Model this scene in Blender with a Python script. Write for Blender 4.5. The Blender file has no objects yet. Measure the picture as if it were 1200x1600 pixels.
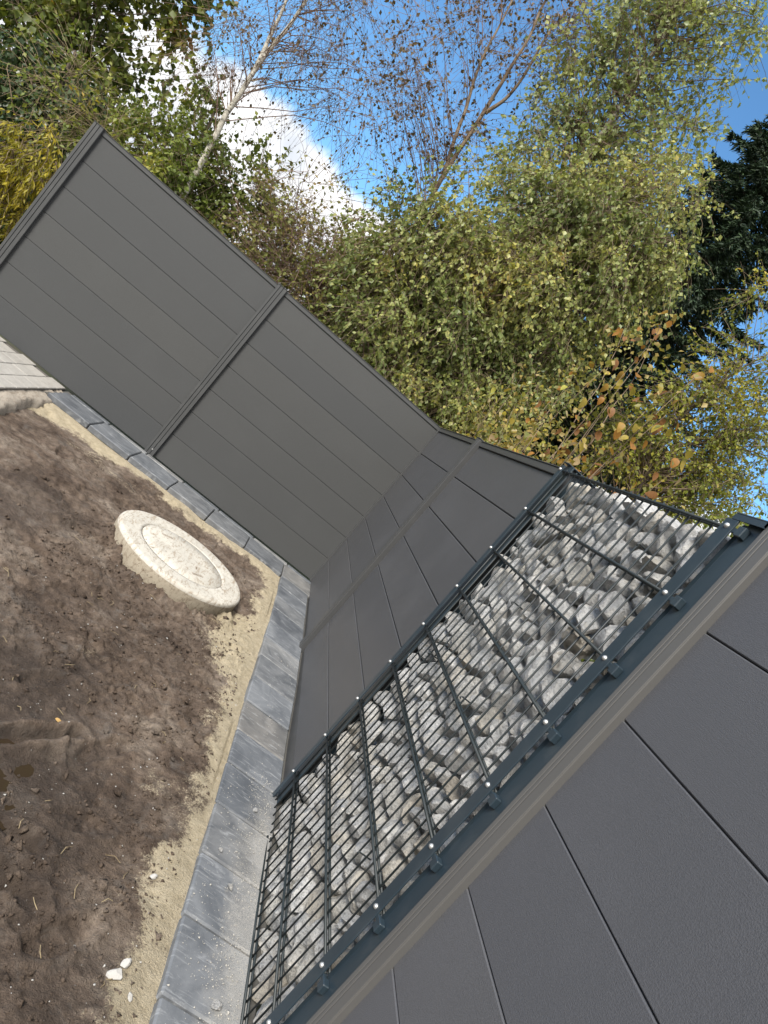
import bpy, math, random
import numpy as np
from mathutils import Vector, Matrix

C = bpy.context.scene.collection
SC = bpy.context.scene
rng = np.random.default_rng(11)
random.seed(11)
R = math.radians

# ------------------------------------------------------------------ camera
cam = bpy.data.cameras.new('camera')
cam_o = bpy.data.objects.new('camera', cam); C.objects.link(cam_o)
rt = Vector((0.75567, -0.08001, 0.65005)).normalized()
dn = Vector((0.63061, -0.17921, -0.75512)).normalized()
bk = -(rt.cross(dn)).normalized()
dn = -(bk.cross(rt)).normalized() * -1 if False else dn
M = Matrix.Identity(4)
up = -dn
for i in range(3):
    M[i][0] = rt[i]; M[i][1] = up[i]; M[i][2] = bk[i]
M[0][3], M[1][3], M[2][3] = -0.8576, -1.3777, 1.3305
cam_o.matrix_world = M
cam.sensor_fit = 'HORIZONTAL'; cam.sensor_width = 36.0; cam.lens = 36 * 1035.16 / 1200
cam.clip_start = 0.05; cam.clip_end = 2000
SC.camera = cam_o

# ------------------------------------------------------------------ world + sun
SUN_ELEV, SUN_AZ = R(44), R(218)          # azimuth clockwise from +y: behind the camera, to the left
world = bpy.data.worlds.new('World'); SC.world = world; world.use_nodes = True
nt = world.node_tree; nt.nodes.clear()
def N(nt, t, **k):
    n = nt.nodes.new(t)
    for a, b in k.items(): setattr(n, a, b)
    return n
sky = N(nt, 'ShaderNodeTexSky', sky_type='NISHITA', sun_disc=False, sun_elevation=SUN_ELEV, sun_rotation=SUN_AZ,
        air_density=1.0, dust_density=0.4, ozone_density=1.6)
bg1 = N(nt, 'ShaderNodeBackground'); bg1.inputs[1].default_value = 0.108
tint = N(nt, 'ShaderNodeMix', data_type='RGBA', blend_type='MULTIPLY'); tint.inputs[0].default_value = 1.0
tint.inputs[7].default_value = (0.66, 1.0, 1.16, 1)
nt.links.new(sky.outputs[0], tint.inputs[6]); nt.links.new(tint.outputs[2], bg1.inputs[0])
tc = N(nt, 'ShaderNodeTexCoord')
sep = N(nt, 'ShaderNodeSeparateXYZ'); nt.links.new(tc.outputs['Generated'], sep.inputs[0])
ns = N(nt, 'ShaderNodeTexNoise'); ns.inputs['Scale'].default_value = 7.0; ns.inputs['Detail'].default_value = 9; ns.inputs['Roughness'].default_value = 0.6
nt.links.new(tc.outputs['Generated'], ns.inputs['Vector'])
ns2 = N(nt, 'ShaderNodeTexNoise'); ns2.inputs['Scale'].default_value = 2.3; ns2.inputs['Detail'].default_value = 3
nt.links.new(tc.outputs['Generated'], ns2.inputs['Vector'])
def math_(nt, op, a, b=None, c=None):
    m = N(nt, 'ShaderNodeMath', operation=op)
    for i, v in enumerate((a, b, c)):
        if v is None: continue
        if isinstance(v, (int, float)): m.inputs[i].default_value = v
        else: nt.links.new(v, m.inputs[i])
    return m.outputs[0]
h = math_(nt, 'ADD', sep.outputs['Z'], math_(nt, 'MULTIPLY', math_(nt, 'SUBTRACT', ns.outputs[0], 0.5), 0.16))
h = math_(nt, 'ADD', h, math_(nt, 'MULTIPLY', math_(nt, 'SUBTRACT', ns2.outputs[0], 0.5), 0.10))
mr = N(nt, 'ShaderNodeMapRange', interpolation_type='SMOOTHSTEP')
mr.inputs['From Min'].default_value = 0.245; mr.inputs['From Max'].default_value = 0.215
nt.links.new(h, mr.inputs['Value'])
ns4 = N(nt, 'ShaderNodeTexNoise'); ns4.inputs['Scale'].default_value = 1.5; ns4.inputs['Detail'].default_value = 7; ns4.inputs['Roughness'].default_value = 0.55
mp4 = N(nt, 'ShaderNodeMapping'); mp4.inputs['Location'].default_value = (3.7, 1.2, 0.4); nt.links.new(tc.outputs['Generated'], mp4.inputs['Vector']); nt.links.new(mp4.outputs[0], ns4.inputs['Vector'])
away = math_(nt, 'MULTIPLY', math_(nt, 'SUBTRACT', 0.35, sep.outputs['Y']), 0.22)  # unseen cloud added behind the camera so the sky light turns less blue
mr4 = N(nt, 'ShaderNodeMapRange', interpolation_type='SMOOTHSTEP'); mr4.inputs['From Min'].default_value = 0.50; mr4.inputs['From Max'].default_value = 0.60
nt.links.new(math_(nt, 'ADD', ns4.outputs[0], away), mr4.inputs['Value'])
cover_ = math_(nt, 'MAXIMUM', mr.outputs[0], mr4.outputs[0])
ns3 = N(nt, 'ShaderNodeTexNoise'); ns3.inputs['Scale'].default_value = 12; ns3.inputs['Detail'].default_value = 6
nt.links.new(tc.outputs['Generated'], ns3.inputs['Vector'])
cr = N(nt, 'ShaderNodeValToRGB')
cr.color_ramp.elements[0].position = 0.3; cr.color_ramp.elements[0].color = (0.60, 0.64, 0.70, 1)
cr.color_ramp.elements[1].position = 0.6; cr.color_ramp.elements[1].color = (0.95, 0.95, 0.95, 1)
nt.links.new(ns3.outputs[0], cr.inputs[0])
bg2 = N(nt, 'ShaderNodeBackground'); bg2.inputs[1].default_value = 0.72
nt.links.new(cr.outputs[0], bg2.inputs[0])
mx = N(nt, 'ShaderNodeMixShader'); nt.links.new(cover_, mx.inputs[0]); nt.links.new(bg1.outputs[0], mx.inputs[1]); nt.links.new(bg2.outputs[0], mx.inputs[2])
wo = N(nt, 'ShaderNodeOutputWorld'); nt.links.new(mx.outputs[0], wo.inputs[0])

sun = bpy.data.lights.new('sun', 'SUN'); sun.energy = 3.4; sun.angle = R(22); sun.color = (1.0, 0.945, 0.86)
sun_o = bpy.data.objects.new('sun', sun); C.objects.link(sun_o)
sd = Vector((math.sin(SUN_AZ) * math.cos(SUN_ELEV), math.cos(SUN_AZ) * math.cos(SUN_ELEV), math.sin(SUN_ELEV)))
sun_o.rotation_euler = sd.to_track_quat('Z', 'Y').to_euler(); sun_o.location = (-4, -5, 9)

vs = SC.view_settings
vs.view_transform = 'Standard'; vs.look = 'None'; vs.exposure = 0.95; vs.gamma = 1.0; vs.use_curve_mapping = False
SC.cycles.max_bounces = 6; SC.cycles.transparent_max_bounces = 4
SC.cycles.use_denoising = True

# ------------------------------------------------------------------ helpers
def obj(name, me, parent=None, loc=None, label=None, cat=None, group=None, kind=None):
    o = bpy.data.objects.new(name, me); C.objects.link(o)
    if parent is not None: o.parent = parent
    if loc is not None: o.location = loc
    if label: o['label'] = label
    if cat: o['category'] = cat
    if group: o['group'] = group
    if kind: o['kind'] = kind
    return o
def thing(name, loc, label, cat, group=None):
    return obj(name, None, None, loc, label, cat, group)
def mesh(name, v, f, mat, smooth=False):
    """v: (n,3) array; f: list of faces or an (m,k) int array"""
    me = bpy.data.meshes.new(name)
    v = np.asarray(v, np.float32)
    if isinstance(f, np.ndarray):
        m, k = f.shape
        me.vertices.add(len(v)); me.vertices.foreach_set('co', v.ravel())
        me.loops.add(m * k); me.loops.foreach_set('vertex_index', f.astype(np.int32).ravel())
        me.polygons.add(m); me.polygons.foreach_set('loop_start', np.arange(0, m * k, k, dtype=np.int32))
        me.polygons.foreach_set('loop_total', np.full(m, k, np.int32))
        me.update(calc_edges=True)
    else:
        me.from_pydata([tuple(map(float, p)) for p in v], [], f); me.update()
    if smooth: me.polygons.foreach_set('use_smooth', np.ones(len(me.polygons), bool))
    if mat: me.materials.append(mat)
    return me
class MB:
    def __init__(s): s.v = []; s.f = []
    def add(s, v, f):
        o = len(s.v); s.v += [tuple(p) for p in v]; s.f += [tuple(i + o for i in q) for q in f]
    def box(s, x0, x1, y0, y1, z0, z1, c=0.0):
        if c <= 0:
            s.add([(x0,y0,z0),(x1,y0,z0),(x1,y1,z0),(x0,y1,z0),(x0,y0,z1),(x1,y0,z1),(x1,y1,z1),(x0,y1,z1)],
                  [(3,2,1,0),(4,5,6,7),(0,1,5,4),(1,2,6,5),(2,3,7,6),(3,0,4,7)]); return
        # chamfered box: three inset vertices per corner
        v = []; idx = {}
        for i, x in enumerate((x0, x1)):
            for j, y in enumerate((y0, y1)):
                for k, z in enumerate((z0, z1)):
                    sx, sy, sz = (1, -1)[i] * c, (1, -1)[j] * c, (1, -1)[k] * c
                    for a, p in enumerate(((x, y + sy, z + sz), (x + sx, y, z + sz), (x + sx, y + sy, z))):
                        idx[i, j, k, a] = len(v); v.append(p)
        f = []
        for a in range(3):
            b, d = (a + 1) % 3, (a + 2) % 3
            for s0 in (0, 1):
                q = []
                for t in ((0, 0), (1, 0), (1, 1), (0, 1)):
                    key = [0, 0, 0]; key[a] = s0; key[b], key[d] = t; q.append(idx[(*key, a)])
                f.append(tuple(q) if s0 else tuple(q[::-1]))
        for a in range(3):          # edges parallel to axis a
            b, d = (a + 1) % 3, (a + 2) % 3
            for t in ((0, 0), (1, 0), (1, 1), (0, 1)):
                k0 = [0, 0, 0]; k0[b], k0[d] = t; k1 = list(k0); k1[a] = 1
                q = [idx[(*k0, b)], idx[(*k1, b)], idx[(*k1, d)], idx[(*k0, d)]]
                n = (np.cross(np.subtract(v[q[1]], v[q[0]]), np.subtract(v[q[2]], v[q[0]])))
                out = np.zeros(3); out[b], out[d] = (t[0] * 2 - 1), (t[1] * 2 - 1)
                f.append(tuple(q) if n @ out > 0 else tuple(q[::-1]))
        for i in (0, 1):
            for j in (0, 1):
                for k in (0, 1):
                    q = [idx[i, j, k, a] for a in range(3)]
                    f.append(tuple(q) if (i + j + k) % 2 else tuple(q[::-1]))
        s.add(v, f)
    def tube(s, pts, r, n=6, cap=True):
        pts = [np.asarray(p, float) for p in pts]; rings = []
        rr = r if hasattr(r, '__len__') else [r] * len(pts)
        for i, p in enumerate(pts):
            d = pts[min(i + 1, len(pts) - 1)] - pts[max(i - 1, 0)]; d /= np.linalg.norm(d)
            a = np.cross(d, (0.31, 0.87, 0.38) if abs(d[1]) < 0.9 else (1, 0, 0)); a /= np.linalg.norm(a); b = np.cross(d, a)
            rings.append([p + rr[i] * (a * math.cos(2 * math.pi * k / n) + b * math.sin(2 * math.pi * k / n)) for k in range(n)])
        v = [q for g in rings for q in g]; f = []
        for i in range(len(pts) - 1):
            for k in range(n):
                f.append((i * n + k, i * n + (k + 1) % n, (i + 1) * n + (k + 1) % n, (i + 1) * n + k))
        if cap: f += [tuple(range(n))[::-1], tuple((len(pts) - 1) * n + k for k in range(n))]
        s.add(v, f)
    def mesh(s, name, mat, smooth=False): return mesh(name, s.v, s.f, mat, smooth)

# value noise / fbm in 2-D for terrain
_perm = rng.random((256, 256))
def vnoise(x, y):
    xi = np.floor(x).astype(int); yi = np.floor(y).astype(int); fx = x - xi; fy = y - yi
    fx = fx * fx * (3 - 2 * fx); fy = fy * fy * (3 - 2 * fy)
    g = lambda a, b: _perm[a % 256, b % 256]
    return (g(xi, yi) * (1 - fx) + g(xi + 1, yi) * fx) * (1 - fy) + (g(xi, yi + 1) * (1 - fx) + g(xi + 1, yi + 1) * fx) * fy
def fbm(x, y, o=5, g=0.5):
    a, s, t = 1.0, 0.0, 0.0
    for i in range(o):
        s = s + a * (vnoise(x * 2 ** i + 17.3 * i, y * 2 ** i + 9.1 * i) - 0.5); t += a; a *= g
    return s / t
def sstep(a, b, x):
    t = np.clip((x - a) / (b - a), 0, 1); return t * t * (3 - 2 * t)

# ------------------------------------------------------------------ materials
def mat(name, rough=0.6, metal=0.0, spec=0.5):
    m = bpy.data.materials.new(name); m.use_nodes = True
    t = m.node_tree; b = t.nodes['Principled BSDF']
    b.inputs['Roughness'].default_value = rough; b.inputs['Metallic'].default_value = metal
    b.inputs['Specular IOR Level'].default_value = spec
    return m, t, b
def L(t, a, b): t.links.new(a, b)
def noise(t, vec, scale, detail=4, rough=0.55, dist=0.0):
    n = N(t, 'ShaderNodeTexNoise'); n.inputs['Scale'].default_value = scale; n.inputs['Detail'].default_value = detail
    n.inputs['Roughness'].default_value = rough; n.inputs['Distortion'].default_value = dist
    if vec is not None: L(t, vec, n.inputs['Vector'])
    return n.outputs[0]
def ramp(t, fac, stops):
    r = N(t, 'ShaderNodeValToRGB'); e = r.color_ramp.elements
    while len(e) < len(stops): e.new(0.5)
    for i, (p, c) in enumerate(stops): e[i].position = p; e[i].color = (*c, 1) if len(c) == 3 else c
    if fac is not None: L(t, fac, r.inputs[0])
    return r.outputs[0]
def mixc(t, fac, a, b, mode='MIX'):
    n = N(t, 'ShaderNodeMix', data_type='RGBA', blend_type=mode)
    for s, v in ((n.inputs[0], fac), (n.inputs[6], a), (n.inputs[7], b)):
        if isinstance(v, (int, float)): s.default_value = v
        elif isinstance(v, tuple): s.default_value = (*v, 1)
        else: L(t, v, s)
    return n.outputs[2]
def coords(t, scale=(1, 1, 1), kind='Object', rnd=True):
    """object coordinates, shifted by a random amount per object so that copies differ"""
    c = N(t, 'ShaderNodeTexCoord').outputs[kind]
    mp = N(t, 'ShaderNodeMapping'); mp.inputs['Scale'].default_value = scale; L(t, c, mp.inputs['Vector'])
    if rnd:
        oi = N(t, 'ShaderNodeObjectInfo').outputs['Random']
        k = N(t, 'ShaderNodeVectorMath', operation='SCALE'); k.inputs[0].default_value = (37, 53, 71); L(t, oi, k.inputs['Scale'])
        L(t, k.outputs[0], mp.inputs['Location'])
    return mp.outputs[0]
def bump(t, b, hgt, strength, dist=0.01):
    n = N(t, 'ShaderNodeBump'); n.inputs['Strength'].default_value = strength; n.inputs['Distance'].default_value = dist
    L(t, hgt, n.inputs['Height']); L(t, n.outputs[0], b.inputs['Normal']); return n
def orand(t): return N(t, 'ShaderNodeObjectInfo').outputs['Random']

def board_mat(name, col, rough, sheen_dirt, along):
    m, t, b = mat(name, rough, 0, 0.4)
    sc = [240, 240, 240]; sc[along] = 14
    v = coords(t, tuple(sc)); fine = noise(t, v, 3.0, 5, 0.6)
    v2 = coords(t, (1, 1, 1)); big = noise(t, v2, 2.1, 4, 0.6)
    sp = noise(t, v2, 420, 2)
    c = mixc(t, 1.0, ramp(t, fine, [(0.25, tuple(x * 0.94 for x in col)), (0.75, tuple(x * 1.05 for x in col))]),
             ramp(t, orand(t), [(0, (0.92, 0.93, 0.95)), (1, (1.06, 1.05, 1.03))]), 'MULTIPLY')
    c = mixc(t, math_(t, 'MULTIPLY', ramp(t, big, [(0.5, (0, 0, 0)), (0.75, (1, 1, 1))]), sheen_dirt), c, tuple(x * 1.7 for x in col))
    c = mixc(t, 1.0, c, ramp(t, sp, [(0.3, (0.86, 0.86, 0.86)), (0.7, (1.12, 1.12, 1.12))]), 'MULTIPLY')
    L(t, c, b.inputs['Base Color'])
    L(t, math_(t, 'ADD', math_(t, 'MULTIPLY', big, 0.25), rough - 0.12), b.inputs['Roughness'])
    bump(t, b, math_(t, 'ADD', math_(t, 'MULTIPLY', fine, 0.5), math_(t, 'MULTIPLY', sp, 0.9)), 0.5, 0.0018)
    return m
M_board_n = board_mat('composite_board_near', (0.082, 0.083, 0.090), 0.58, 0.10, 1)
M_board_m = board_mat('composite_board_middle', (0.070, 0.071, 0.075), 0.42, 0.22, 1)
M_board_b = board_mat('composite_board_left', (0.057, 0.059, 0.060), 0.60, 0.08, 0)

def metal_paint(name, col, rough=0.42, wear=0.15):
    m, t, b = mat(name, rough, 0, 0.5)
    v = coords(t); n1 = noise(t, v, 9, 5, 0.65); n2 = noise(t, v, 160, 2)
    c = mixc(t, math_(t, 'MULTIPLY', ramp(t, n1, [(0.52, (0, 0, 0)), (0.78, (1, 1, 1))]), wear), col, (0.30, 0.29, 0.27))
    L(t, c, b.inputs['Base Color']); L(t, math_(t, 'ADD', math_(t, 'MULTIPLY', n1, 0.3), rough - 0.15), b.inputs['Roughness'])
    bump(t, b, n2, 0.08, 0.0008); return m
M_anth = metal_paint('anthracite_coating', (0.021, 0.034, 0.045), 0.40, 0.06)
M_wire = metal_paint('wire_coating', (0.013, 0.019, 0.021), 0.5, 0.10)
M_alu = metal_paint('warm_grey_aluminium', (0.094, 0.092, 0.089), 0.45, 0.0)
M_alu_m = metal_paint('dark_grey_aluminium', (0.056, 0.057, 0.058), 0.40, 0.02)
M_alu_b = metal_paint('grey_aluminium', (0.058, 0.060, 0.061), 0.46, 0.06)
M_groove, t, b = mat('groove_shadow_gap', 0.7); b.inputs['Base Color'].default_value = (0.04, 0.043, 0.05, 1)
M_zinc, t, b = mat('zinc_bolt', 0.45, 0.7); b.inputs['Base Color'].default_value = (0.52, 0.52, 0.51, 1)

def stone_mat(name):
    m, t, b = mat(name, 0.9, 0, 0.2)
    v = coords(t, (1, 1, 1)); o = orand(t)
    n1 = noise(t, v, 1.7, 7, 0.7, 0.8); n2 = noise(t, v, 7, 6, 0.75); n3 = noise(t, v, 0.9, 3)
    base = ramp(t, o, [(0.0, (0.46, 0.42, 0.36)), (0.15, (0.58, 0.565, 0.53)), (0.5, (0.66, 0.655, 0.645)), (0.75, (0.48, 0.485, 0.49)), (1.0, (0.70, 0.695, 0.685))])
    c = mixc(t, 1.0, base, ramp(t, n1, [(0.30, (0.30, 0.30, 0.30)), (0.44, (0.80, 0.80, 0.80)), (0.62, (1.06, 1.05, 1.03))]), 'MULTIPLY')
    c = mixc(t, ramp(t, n2, [(0.50, (0, 0, 0)), (0.64, (0.75, 0.75, 0.75))]), c, (0.17, 0.168, 0.165))
    c = mixc(t, ramp(t, n3, [(0.55, (0, 0, 0)), (0.72, (0.45, 0.45, 0.45))]), c, (0.54, 0.48, 0.39))
    L(t, c, b.inputs['Base Color'])
    bump(t, b, math_(t, 'ADD', math_(t, 'MULTIPLY', n1, 0.6), math_(t, 'MULTIPLY', n2, 0.8)), 1.0, 0.014)
    return m
M_stone = stone_mat('limestone')

def slab_mat():
    m, t, b = mat('slab_concrete', 0.62, 0, 0.4)
    v = coords(t); o = orand(t)
    ge = N(t, 'ShaderNodeNewGeometry').outputs['Position']
    n1 = noise(t, v, 5, 6, 0.6, 1.2); n2 = noise(t, v, 260, 3, 0.7); n3 = noise(t, coords(t, (3, 14, 3)), 2.2, 6, 0.7, 1.8)
    base = ramp(t, o, [(0, (0.080, 0.088, 0.100)), (0.35, (0.145, 0.155, 0.169)), (0.65, (0.095, 0.103, 0.115)), (0.85, (0.20, 0.203, 0.205)), (1, (0.135, 0.132, 0.128))])
    c = mixc(t, 1.0, base, ramp(t, n1, [(0.3, (0.55, 0.57, 0.60)), (0.7, (1.35, 1.33, 1.30))]), 'MULTIPLY')
    c = mixc(t, ramp(t, n3, [(0.53, (0, 0, 0)), (0.72, (0.55, 0.55, 0.55))]), c, (0.42, 0.43, 0.44))     # pale lime streaks
    # stone dust spilt in front of the gabion
    sx = N(t, 'ShaderNodeSeparateXYZ'); L(t, ge, sx.inputs[0])
    mr = N(t, 'ShaderNodeMapRange'); mr.inputs['From Min'].default_value = -0.155; mr.inputs['From Max'].default_value = -0.01; L(t, sx.outputs[0], mr.inputs['Value'])
    mr2 = N(t, 'ShaderNodeMapRange'); mr2.inputs['From Min'].default_value = 1.25; mr2.inputs['From Max'].default_value = 0.75; L(t, sx.outputs[1], mr2.inputs['Value'])
    gn = noise(t, ge, 9, 5, 0.7)
    d = math_(t, 'MULTIPLY', math_(t, 'ADD', mr.outputs[0], math_(t, 'MULTIPLY', math_(t, 'SUBTRACT', gn, 0.5), 1.6)), mr2.outputs[0])
    gr = noise(t, ge, 380, 3, 0.75)
    d = math_(t, 'MULTIPLY', ramp(t, d, [(0.18, (0, 0, 0)), (0.8, (1, 1, 1))]), ramp(t, gr, [(0.38, (0, 0, 0)), (0.55, (1, 1, 1))]))
    c = mixc(t, math_(t, 'MULTIPLY', d, 0.75), c, (0.38, 0.365, 0.335))
    spk = ramp(t, n2, [(0.64, (0, 0, 0)), (0.72, (0.5, 0.5, 0.5))])
    c = mixc(t, spk, c, (0.36, 0.36, 0.35))
    L(t, c, b.inputs['Base Color']); L(t, math_(t, 'ADD', math_(t, 'MULTIPLY', n1, 0.3), 0.42), b.inputs['Roughness'])
    bump(t, b, math_(t, 'ADD', n2, math_(t, 'MULTIPLY', n1, 1.2)), 0.25, 0.003); return m
M_slab = slab_mat()

def earth_mat():
    m, t, b = mat('earth', 0.9, 0, 0.25)
    ge = N(t, 'ShaderNodeNewGeometry').outputs['Position']
    a = N(t, 'ShaderNodeAttribute', attribute_name='sand').outputs['Fac']
    w = N(t, 'ShaderNodeAttribute', attribute_name='wet').outputs['Fac']
    n1 = noise(t, ge, 3.2, 6, 0.65, 0.5); n2 = noise(t, ge, 28, 6, 0.7); n3 = noise(t, ge, 170, 4, 0.75); n4 = noise(t, ge, 9, 5, 0.7, 0.8)
    soil = ramp(t, n1, [(0.32, (0.072, 0.051, 0.038)), (0.5, (0.152, 0.114, 0.087)), (0.66, (0.258, 0.212, 0.170))])
    soil = mixc(t, 1.0, soil, ramp(t, n2, [(0.3, (0.5, 0.48, 0.47)), (0.7, (1.4, 1.4, 1.4))]), 'MULTIPLY')
    soil = mixc(t, ramp(t, n4, [(0.55, (0, 0, 0)), (0.75, (0.65, 0.65, 0.65))]), soil, (0.17, 0.155, 0.14))
    soil = mixc(t, ramp(t, n3, [(0.66, (0, 0, 0)), (0.74, (0.7, 0.7, 0.7))]), soil, (0.27, 0.24, 0.19))
    sand = ramp(t, n2, [(0.3, (0.37, 0.31, 0.21)), (0.7, (0.54, 0.465, 0.335))])
    sand = mixc(t, ramp(t, n3, [(0.30, (0.8, 0.8, 0.8)), (0.40, (0, 0, 0))]), sand, (0.22, 0.18, 0.13))
    f = math_(t, 'ADD', a, math_(t, 'MULTIPLY', math_(t, 'SUBTRACT', n2, 0.5), 0.75))
    f = math_(t, 'ADD', f, math_(t, 'MULTIPLY', math_(t, 'SUBTRACT', n3, 0.5), 0.9))
    fm = N(t, 'ShaderNodeMapRange', interpolation_type='SMOOTHSTEP'); fm.inputs['From Min'].default_value = 0.38; fm.inputs['From Max'].default_value = 0.64; L(t, f, fm.inputs['Value'])
    c = mixc(t, fm.outputs[0], soil, sand)
    c = mixc(t, math_(t, 'MULTIPLY', w, 0.6), c, (0.045, 0.037, 0.032))
    L(t, c, b.inputs['Base Color'])
    rr = math_(t, 'SUBTRACT', 0.92, math_(t, 'MULTIPLY', w, 0.55)); L(t, rr, b.inputs['Roughness'])
    bump(t, b, math_(t, 'ADD', math_(t, 'MULTIPLY', n2, 0.9), math_(t, 'MULTIPLY', n3, 0.6)), 1.0, 0.022)
    return m
M_earth = earth_mat()

def concrete_mat(name, col, dirt, scale=1.0, amount=0.5):
    m, t, b = mat(name, 0.9, 0, 0.2)
    v = coords(t, kind='Object'); n1 = noise(t, v, 4 * scale, 6, 0.7, 0.6); n2 = noise(t, v, 36 * scale, 6, 0.75); n3 = noise(t, v, 160 * scale, 3)
    st = noise(t, coords(t, (34, 7, 20)), 1.3, 6, 0.75, 0.8)
    c = ramp(t, n1, [(0.3, tuple(x * 0.84 for x in col)), (0.7, tuple(min(1, x * 1.1) for x in col))])
    c = mixc(t, ramp(t, st, [(0.50, (0, 0, 0)), (0.66, (amount, amount, amount))]), c, dirt)
    c = mixc(t, ramp(t, n2, [(0.56, (0, 0, 0)), (0.68, (amount * 1.2,) * 3)]), c, tuple(x * 0.75 for x in dirt))
    L(t, c, b.inputs['Base Color'])
    bump(t, b, math_(t, 'ADD', n2, math_(t, 'MULTIPLY', n3, 0.4)), 0.6, 0.006); return m
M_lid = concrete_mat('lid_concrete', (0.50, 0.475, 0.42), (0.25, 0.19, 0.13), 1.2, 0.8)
M_haunch = concrete_mat('rough_concrete', (0.34, 0.30, 0.25), (0.15, 0.11, 0.08), 1.6, 0.6)
M_block = concrete_mat('block_concrete', (0.33, 0.315, 0.29), (0.24, 0.22, 0.19), 1.2, 0.4)
M_joint, t, b = mat('joint_sand', 0.95); b.inputs['Base Color'].default_value = (0.10, 0.09, 0.08, 1)
M_jointp, t, b = mat('bedding_sand', 0.95); b.inputs['Base Color'].default_value = (0.085, 0.082, 0.075, 1)

M_water, t, b = mat('muddy_water', 0.04, 0, 0.5); b.inputs['Base Color'].default_value = (0.032, 0.022, 0.014, 1); b.inputs['IOR'].default_value = 1.33
M_turf, t, b = mat('rough_ground', 0.95)
_n = noise(t, N(t, 'ShaderNodeNewGeometry').outputs['Position'], 1.5, 6, 0.7)
L(t, ramp(t, _n, [(0.35, (0.05, 0.045, 0.03)), (0.65, (0.06, 0.075, 0.03))]), b.inputs['Base Color'])

def leaf_mat(name, stops, trans=0.35, rough=0.5):
    m = bpy.data.materials.new(name); m.use_nodes = True; t = m.node_tree; t.nodes.clear()
    a = N(t, 'ShaderNodeAttribute', attribute_name='var').outputs['Fac']
    col = ramp(t, a, stops)
    p = N(t, 'ShaderNodeBsdfPrincipled'); p.inputs['Roughness'].default_value = rough; p.inputs['Specular IOR Level'].default_value = 0.45; L(t, col, p.inputs['Base Color'])
    tr = N(t, 'ShaderNodeBsdfTranslucent'); L(t, mixc(t, 1.0, col, (1.25, 1.2, 0.7), 'MULTIPLY'), tr.inputs['Color'])
    mx = N(t, 'ShaderNodeMixShader'); mx.inputs[0].default_value = trans; L(t, p.outputs[0], mx.inputs[1]); L(t, tr.outputs[0], mx.inputs[2])
    o = N(t, 'ShaderNodeOutputMaterial'); L(t, mx.outputs[0], o.inputs['Surface']); return m
def bark_mat(name, a, b_, scale=30, white=None):
    m, t, b = mat(name, 0.85, 0, 0.2)
    ge = N(t, 'ShaderNodeNewGeometry').outputs['Position']
    mp = N(t, 'ShaderNodeMapping'); mp.inputs['Scale'].default_value = (1, 1, 2.5 if white else 0.3); L(t, ge, mp.inputs['Vector'])
    n = noise(t, mp.outputs[0], scale, 5, 0.7)
    L(t, ramp(t, n, [(0.38, a), (0.6, b_)] if not white else [(0.36, a), (0.47, b_), (0.65, white)]), b.inputs['Base Color'])
    bump(t, b, n, 0.6, 0.01); return m
M_bark = bark_mat('brown_bark', (0.05, 0.04, 0.03), (0.13, 0.105, 0.08))
M_birch = bark_mat('birch_bark', (0.09, 0.08, 0.07), (0.34, 0.31, 0.25), 12, (0.52, 0.49, 0.42))
M_whitebirch = bark_mat('white_birch_bark', (0.10, 0.09, 0.08), (0.50, 0.47, 0.40), 9, (0.68, 0.65, 0.57))
M_birchbr = bark_mat('young_birch_bark', (0.10, 0.07, 0.05), (0.26, 0.20, 0.14), 14)
M_redtwig = bark_mat('reddish_twigs', (0.14, 0.09, 0.07), (0.26, 0.18, 0.14), 14)
M_straw = bark_mat('dry_stalks', (0.16, 0.12, 0.07), (0.32, 0.26, 0.16), 14)

# ------------------------------------------------------------------ ground
v = [(-260, -260, -0.20), (260, -260, -0.20), (260, 260, -0.20), (-260, 260, -0.20)]
obj('ground', mesh('ground', v, [(0, 1, 2, 3)], M_turf), kind='structure')

def path_z(y):        # the slab path falls a few centimetres towards the camera
    return np.interp(y, [-3, 0.0, 0.6, 1.1, 1.5, 2.0, 2.6, 5], [-0.066, -0.066, -0.06, -0.052, -0.043, -0.017, 0, 0])
def soil_base(x, y):
    e = np.minimum(np.maximum(-0.232 - x, 0), np.maximum(3.68 - y, 0)); return path_z(y) - 0.017 - 0.03 * sstep(0.05, 0.22, e) - 0.03 * sstep(-0.35, -0.9, x)
# earth between the paths: one fine height field, split where sand takes over from soil
ny = [-1.2]
while ny[-1] < 3.74: ny.append(ny[-1] + np.interp(ny[-1], [-1.2, -0.4, 0.6, 2, 3.7], [0.02, 0.0065, 0.007, 0.011, 0.013]))
ys = np.array(ny); xs = np.concatenate([np.arange(-2.40, -1.4, 0.012), np.arange(-1.4, -0.222, 0.0068)])
X, Y = np.meshgrid(xs, ys)
dA = np.maximum(-0.232 - X, 0); dB = np.maximum(3.68 - Y, 0)
d = np.minimum(dA, dB)
wA = np.interp(Y, [-1, 0.2, 0.9, 1.4, 1.7, 2.1, 2.5, 3.2, 3.7], [0.09, 0.12, 0.10, 0.10, 0.17, 0.30, 0.17, 0.12, 0.15])
wB = np.interp(X, [-2.4, -2.0, -1.5, -0.9, -0.6, -0.2], [0.34, 0.20, 0.13, 0.12, 0.14, 0.2])
nz = fbm(X * 5, Y * 5, 6, 0.6)
sA = 0.5 + (wA + nz * 0.32 - dA) * 5.0; sB = 0.5 + (wB + nz * 0.25 - dB) * 5.0
sand = np.clip(np.maximum(sA, sB), 0, 1)
patch = sstep(0.16, 0.34, fbm(X * 2.6 + 5, Y * 2.6 + 3, 5, 0.6)) * 0.45
blob = lambda cx, cy, rx, ry: np.exp(-((X - cx) / rx) ** 2 - ((Y - cy) / ry) ** 2)
sand = np.maximum(sand, patch)
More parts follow.
